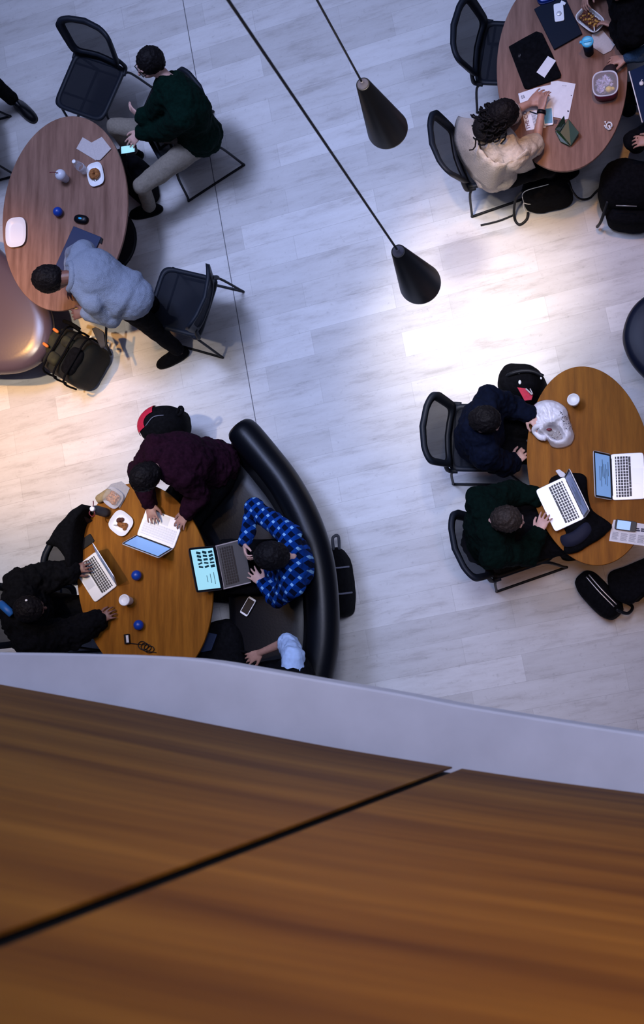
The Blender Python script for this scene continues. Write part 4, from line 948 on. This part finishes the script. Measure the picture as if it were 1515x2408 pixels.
# clamshell, napkins, dark bottle on the lower left table
t = ts('food_clamshell','clear plastic clamshell of golden food with bright reflections','container',270,1172,TZ); F = frame(270,1172,TZ,.8,.6)
bm = B(); rings(bm, F, [(.85,0),(1,.03),(1.04,.032)], .075,.07,40,3.2,top=False); obj('tray', bm, M['clearwhite'], t)
blob('filling','',None,F,[(x*.026,y*.024,.026,.022) for x in (-1,0,1) for y in (-1,0,1)],'food_gold2',.014,.015,.004,t)
bm = B(); rings(bm, F, [(1.04,.033),(1.0,.05),(.8,.07),(.4,.075)], .075,.07,40,3.2); obj('lid', bm, M['clearlid'], t)
flatbox('grey_napkin','grey paper napkin tucked under the clear food clamshell','napkin', [(250,1150),(262,1138),(286,1132),(306,1148),(296,1170),(282,1196),(268,1180)], TZ, .005, 'greynapkin', .002)
t = ts('paper_snack_bag','crumpled brown paper bag behind the clamshell','bag',247,1166,TZ); F = frame(247,1166,TZ,.8,-.6)
bm = B(); rings(bm, F, [(.9,0),(1,.02),(.9,.04),(.5,.05)], .07,.035,24,3); obj('paper', bm, M['kraft'], t, disp=.02)
t = ts('dark_bottle','standing dark grey bottle with white cap and carry loop','bottle',250,1206,TZ); F = frame(250,1206,TZ)
bm = B(); rings(bm, F, [(.032,0),(.036,.005),(.036,.17),(.032,.20),(.018,.225),(.016,.235)], n=32); obj('bottle_body', bm, M['greybag'], t)
bm = B(); rings(bm, F, [(.019,.232),(.019,.255),(.015,.258)], n=24); obj('cap', bm, M['white'], t)
bm = B(); tube(bm, smoothpath([F@Vector(p) for p in ((-.015,.0,.23),(-.03,-.03,.235),(-.01,-.055,.225),(.015,-.04,.23),(.005,-.01,.235))],5), .004, 8); tube(bm, smoothpath([F@Vector(p) for p in ((.0,.0,.25),(.01,.03,.255),(.005,.06,.25))],4), .004, 8); obj('carry_loop', bm, M['straw'], t)
t = ts('power_adapter','small power adapter with a tangled black cable','charger',301,1503,TZ); F = frame(301,1503,TZ,.1,1)
bm = B(); box(bm, F, (0,0,.014), (.075,.042,.028)); obj('adapter_block', bm, M['glass_black'], t, smooth=False, bevel=.004)
bm = B(); box(bm, F, (0,.008,.029), (.055,.02,.002)); obj('adapter_label', bm, M['trackpad'], t, smooth=False)
bm = B(); F2 = frame(338,1516,TZ+.006); tube(bm, smoothpath([F@Vector((.03,0,.008))]+[F2@Vector((-.02+.035*math.cos(a)+.004*k,.028*math.sin(a)-.002*k,.002+.001*(k%5))) for k,a in enumerate([x*1.05 for x in range(22)])]+[P(368,1535,TZ+.005)],4), .0032, 6); obj('cable', bm, M['glass_black'], t)
flatbox('tissue','crumpled white tissue at the edge of the coat above the laptop','tissue', [(1307,1108),(1316,1104),(1330,1114),(1334,1128),(1320,1126)], TZ+.03, .025, 'paper', .006)
t = ts('dark_fill_tote','made-up black tote filling the dark area on the sofa seat beneath the blue notebook','bag',510,1540,.30)  # made-up bag, added to darken the gap by the sofa
bm = B(); pth = smoothpath([P(u,v,.5) for u,v in [(444,1532),(462,1490),(492,1462),(530,1455),(560,1480),(572,1530),(580,1600),(520,1640),(440,1620)]],5,True); c_ = sum(pth,Vector())/len(pth); q = []
for k_, zz in ((.9,.02),(1,.10),(1,.42),(.95,.51),(.8,.54),(.4,.55)): q.append([bm.verts.new(Vector((c_.x+(p.x-c_.x)*k_, c_.y+(p.y-c_.y)*k_, zz))) for p in pth])
for A, D_ in zip(q, q[1:]):
    for k in range(len(pth)): bm.faces.new((A[k],A[(k+1)%len(pth)],D_[(k+1)%len(pth)],D_[k]))
bm.faces.new(q[0]); bm.faces.new(q[-1][::-1]); obj('bag_body', bm, M['black_cloth'], t, disp=.02)
bm = B(); tube(bm, smoothpath([P(560,1590,.5),P(590,1570,.56),P(590,1540,.56),P(562,1530,.5)],5), .01, 8); obj('handle', bm, M['black_cloth'], t)
flatbox('notebook','dark blue notebook lying on the black tote near the ledge','notebook', [(462,1500),(478,1484),(512,1492),(498,1530),(474,1534)], .56, .015, 'bluebook', .003)
# ------------------------------------------------------------------ bags
def bag(name, label, u, v, z, du, dv, sx, sy, h, m, p=3.5, prof=None, disp=.02, lean=(0,0), cat='bag'):
    t = ts(name, label, cat, u, v, z); F = frame(u,v,z,du,dv)
    prof = prof or [(.80,0),(.94,.03),(1,.12),(1,.5),(.96,.75),(.82,.92),(.5,1.0)]
    bm = B(); rings(bm, F, [(r, zz*h, lean[0]*zz, lean[1]*zz) for r, zz in prof], sx, sy, 56, p); o = obj('bag_body', bm, M[m], t, disp=disp, dscale=.08)
    return t, F
t, F = bag('black_satchel','black satchel with white piping on the floor by the cream clothed person', 1292,470,0, 1,-.18, .185,.105,.34, 'black_cloth')
for y, z0, z1 in ((-.02,.335,.33),(-.09,.22,.22)):
    bm = B(); tube(bm, smoothpath([F@Vector(q) for q in ((-.185,y-.02,.15),(-.18,y,.26),(-.13,y,z0),(.0,y+.01,z1+.01),(.07,y+.02,z1))],5), .003, 6); obj('piping', bm, M['white'], t)
bm = B(); tube(bm, smoothpath([F@Vector(q) for q in ((-.17,0,.30),(-.24,-.02,.2),(-.28,-.10,.03),(-.25,-.16,.012),(-.19,-.13,.012),(-.17,-.08,.03))],5), .010, 8); obj('shoulder_strap', bm, M['black_metal'], t)
bm = B(); tube(bm, smoothpath([F@Vector(q) for q in ((.17,.0,.28),(.22,-.06,.1),(.30,-.05,.012),(.36,-.01,.02),(.42,.02,.05))],5), .008, 8); obj('shoulder_strap', bm, M['black_metal'], t)
bm = B(); tube(bm, smoothpath([F@Vector(q) for q in ((-.27,-.07,.012),(-.40,-.10,.012),(-.55,-.11,.012))],5), .007, 8); obj('shoulder_strap', bm, M['black_metal'], t)
t, F = bag('black_backpack','large black backpack on the floor at the right edge below the round table end', 1482,468,0, 1,.1, .22,.19,.45, 'black_cloth', 3)
bm = B(); rings(bm, F @ Matrix.Translation((.03,-.21,0)), [(.8,0),(1,.05),(1,.22),(.7,.28)], .16,.07,32,3); obj('front_pocket', bm, M['black_cloth'], t, disp=.02)
bm = B(); tube(bm, smoothpath([F@Vector(q) for q in ((-.12,-.16,.36),(-.16,-.26,.2),(-.20,-.26,.05))],5), .012, 8); obj('strap', bm, M['black_metal'], t)
bm = B(); tube(bm, [F@Vector((-.05,-.20,.40)), F@Vector((.10,-.19,.40))], .004, 6); obj('zip', bm, M['zip'], t)
t, F = bag('black_shoulder_bag','black bag with a long silver zip leaning below the right hand table', 1412,1402,0, .68,.73, .20,.10,.32, 'black_cloth', 3.2)
bm = B()
for dy in (-.012,.012): tube(bm, smoothpath([F@Vector((-.14,.035+dy,.33)),F@Vector((0,.03+dy,.345)),F@Vector((.15,.035+dy,.33))],6), .005, 6)
obj('zip', bm, M['zip'], t)
bm = B(); tube(bm, smoothpath([F@Vector((.17,.02,.28)),F@Vector((.24,.06,.22)),F@Vector((.22,.12,.1)),F@Vector((.14,.10,.04))],6), .012, 8); obj('strap', bm, M['black_metal'], t)
t, F = bag('black_rucksack','black rucksack on the floor behind the curved sofa', 806,1372,0, .12,1, .27,.105,.30, 'black_cloth', 2.8)
for x in (-.10,.10):
    bm = B(); tube(bm, smoothpath([F@Vector((x,.115,.20)),F@Vector((x+.01,.05,.325)),F@Vector((x-.01,-.06,.325)),F@Vector((x,-.118,.15))],5), .007, 8); obj('compression_strap', bm, M['zip_dim'], t)
bm = B(); tube(bm, smoothpath([F@Vector((-.24,.02,.24)),F@Vector((-.33,.03,.26)),F@Vector((-.34,.07,.24)),F@Vector((-.24,.06,.22))],5), .012, 8); obj('top_loop', bm, M['greybag'], t)
t, F = bag('red_black_backpack','domed black backpack with a red panel on the sofa end behind the maroon sweater', 404,1010,.30, 1,-.25, .185,.15,.36, 'black_cloth', 2.4, [(.8,0),(1,.1),(1,.5),(.93,.72),(.75,.88),(.45,.98),(.2,1)])
bm = B(); V = []
for j in range(7):
    row = []
    for k in range(9):
        a = math.radians(95+k*13); q = [1.0,.97,.93,.86,.75,.62,.48][j]; z = [.20,.24,.27,.295,.318,.335,.348][j]
        row.append(bm.verts.new(F @ Vector((.190*q*math.cos(a)*1.03, .155*q*math.sin(a)*1.03, z+.008))))
    V.append(row)
for A, D_ in zip(V, V[1:]):
    for k in range(8): bm.faces.new((A[k],A[k+1],D_[k+1],D_[k]))
obj('red_panel', bm, M['red'], t)
bm = B(); tube(bm, smoothpath([F@Vector((.15,.04,.26)),F@Vector((.20,.08,.28)),F@Vector((.215,.05,.28)),F@Vector((.17,.02,.27))],5), .014, 8); obj('grab_handle', bm, M['black_cloth'], t)
bm = B(); tube(bm, smoothpath([F@Vector((-.08,-.02,.355)),F@Vector((.0,.03,.372)),F@Vector((.08,.03,.35))],5), .004, 6); obj('zip', bm, M['zip_dim'], t)
t, F = bag('dark_fill_bag','made-up black bag filling the dark area between the table edge and the khaki legs', 345,440,0, .3,1, .20,.11,.36, 'black_cloth', 2.6)  # made-up bag, fills the dark area under the table edge
bm = B(); tube(bm, smoothpath([F@Vector((-.08,0,.36)),F@Vector((0,0,.43)),F@Vector((.08,0,.36))],5), .01, 8); obj('handle', bm, M['black_cloth'], t)
t, F = bag('black_day_pack','black day pack with a red lining and white charms beside the navy jacket', 1240,928,.0, 1,.15, .17,.14,.60, 'black_cloth', 2.6)
bm = B(); slab(bm, [P(1217,911,.64),P(1236,913,.64),P(1254,926,.63),P(1250,940,.63),P(1234,942,.63)], .02); obj('red_lining', bm, M['red'], t, smooth=False)
for (u,v,r) in ((1223,899,.011),(1221,877,.006),(1273,889,.007)):
    bm = B(); sph(bm, P(u,v,.60), (r,r*1.5,r)); obj('white_charm', bm, M['white'], t)
bm = B(); tube(bm, [P(1237,914,.66),P(1252,928,.67)], .006, 8); tube(bm, [P(1247,914,.66),P(1253,926,.67)], .004, 8); obj('wooden_sticks', bm, M['napkin'], t)
bm = B(); tube(bm, smoothpath([P(1184,896,.5),P(1196,882,.6),P(1225,873,.62),P(1255,874,.62),P(1278,885,.6)],5), .014, 8); obj('strap', bm, M['black_metal'], t)
# camouflage rucksack
t, F = bag('camouflage_rucksack','olive and black rucksack with orange tabs on the floor below the upper left table', 200,856,0, .86,.52, .215,.20,.40, 'camo', 4.5, disp=.025)
for (x,y,w_,d_,h_) in ((-.02,.09,.055,.045,.43),(-.05,-.08,.055,.05,.43),(-.15,.03,.05,.10,.40),(.10,-.02,.07,.12,.41)):
    bm = B(); rings(bm, F @ Matrix.Translation((x,y,0)), [(1,.30),(1,h_-.02),(.85,h_),(.5,h_+.008)], w_,d_,28,3.4); obj('pocket', bm, M['olive' if w_ < .06 else 'black_cloth'], t, disp=.012)
for (u,v) in ((131,777),(107,811)):
    bm = B(); F3 = frame(u,v,.44,.8,.6); rings(bm, F3, [(1,-.012),(1,.0),(.8,.008)], .032,.013,20,3); obj('orange_tab', bm, M['orange'], t)
for x in (-.09,.02,.13):
    bm = B(); tube(bm, smoothpath([F@Vector((x,-.215,.15)),F@Vector((x,-.20,.40)),F@Vector((x,0,.425)),F@Vector((x,.20,.40)),F@Vector((x,.215,.15))],5), .009, 8); obj('webbing_strap', bm, M['black_cloth'], t)
for (u,v,w_,h_) in ((155,878,.05,.018),(177,893,.022,.014),(213,794,.016,.034)):
    bm = B(); box(bm, frame(u,v,.30,.86,.52), (0,0,0), (w_,h_,.01)); obj('white_label', bm, M['white'], t, smooth=False)
bm = B(); tube(bm, smoothpath([P(150,755,.42),P(168,762,.47),P(188,775,.46)],5), .016, 8); obj('grab_handle', bm, M['black_cloth'], t)
bm = B(); slab(bm, [P(214,772,.34),P(224,768,.36),P(243,780,.36),P(248,815,.33),P(236,818,.32)], .03); obj('side_pouch', bm, M['greybag'], t, smooth=False, bevel=.01)
bm = B(); tube(bm, [P(250,768,.34),P(249,808,.32),P(262,836,.30)], .011, 8); obj('shoulder_strap', bm, M['black_metal'], t)
# coats and cloth
def coat(name, label, pts, z0, z1, m, fold=.03):
    c = sum((P(u,v,z1) for u,v in pts), Vector())/len(pts)
    bm = B(); path = smoothpath([P(u,v,z1) for u,v in pts], 4, True); q = []
    for k, zz in ((.97,z0),(1.0,z0+(z1-z0)*.4),(.95,z1-.01),(.75,z1+.01),(.4,z1+.018)):
        q.append([bm.verts.new(Vector((c.x+(p.x-c.x)*k, c.y+(p.y-c.y)*k, zz))) for p in path])
    n = len(path)
    for a, b in zip(q, q[1:]):
        for i in range(n): bm.faces.new((a[i],a[(i+1)%n],b[(i+1)%n],b[i]))
    bm.faces.new(q[0]); bm.faces.new(q[-1][::-1])
    o = obj(name, bm, M[m], smooth=True, disp=fold, dscale=.09); return tag(o, label, 'coat')
coat('black_coat','black coat spread on the right table beneath the silver laptop', [(1290,1130),(1318,1112),(1345,1110),(1378,1120),(1382,1160),(1395,1200),(1438,1233),(1420,1258),(1385,1282),(1350,1300),(1325,1296),(1330,1250),(1300,1200)], .745, .80, 'black_cloth', .015)
coat('navy_lining','dark navy cloth folded over the coat in front of the laptop', [(1318,1262),(1345,1248),(1380,1225),(1392,1245),(1375,1270),(1345,1285),(1325,1284)], .80, .825, 'navy_cloth2', .012)
coat('draped_coat','black coat draped over the chair back at the lower left table', [(194,1182),(198,1192),(178,1230),(170,1275),(168,1328),(156,1338),(148,1312),(132,1290),(118,1284),(104,1278),(114,1262),(128,1240),(160,1205),(180,1190)], .50, .93, 'black_cloth', .02)
coat('dark_pouch','dark maroon pouch on the top right table between lunch box and hand', [(1414,170),(1425,152),(1445,148),(1452,165),(1450,180),(1420,182)], .745, .80, 'maroon_dk', .01)
# laptop with lid seen from behind at the right edge
t = ts('laptop','laptop standing open on a lap at the right edge, lid back with bright edge','laptop',1530,225,.62)
bm = B(); a = [P(1480,168,.84),P(1545,140,.84),P(1575,255,.84),P(1511,288,.84)]; b_ = [p for p in (P(1505,150,.66),P(1560,130,.66),P(1590,240,.66),P(1525,268,.66))]
slab(bm, a, .008); obj('lid', bm, M['bluelid'], t, smooth=False)
bm = B(); tube(bm, [P(1480,168,.845),P(1511,288,.845)], .0045, 6); obj('lid_edge', bm, M['white'], t)
bm = B(); slab(bm, [P(1496,190,.62),P(1560,170,.62),P(1590,280,.62),P(1530,305,.62)], .014); obj('base', bm, M['silver'], t, smooth=False)
bm = B(); F = frame(1509,196,.847,1,-.25); rings(bm, F, [(1,0),(1,.0015)], .015,.016,24,2.2); rings(bm, F @ Matrix.Translation((.006,.022,0)) @ Matrix.Rotation(.8,4,'Z'), [(1,0),(1,.0015)], .008,.004,12,2); obj('lid_emblem', bm, M['white'], t)
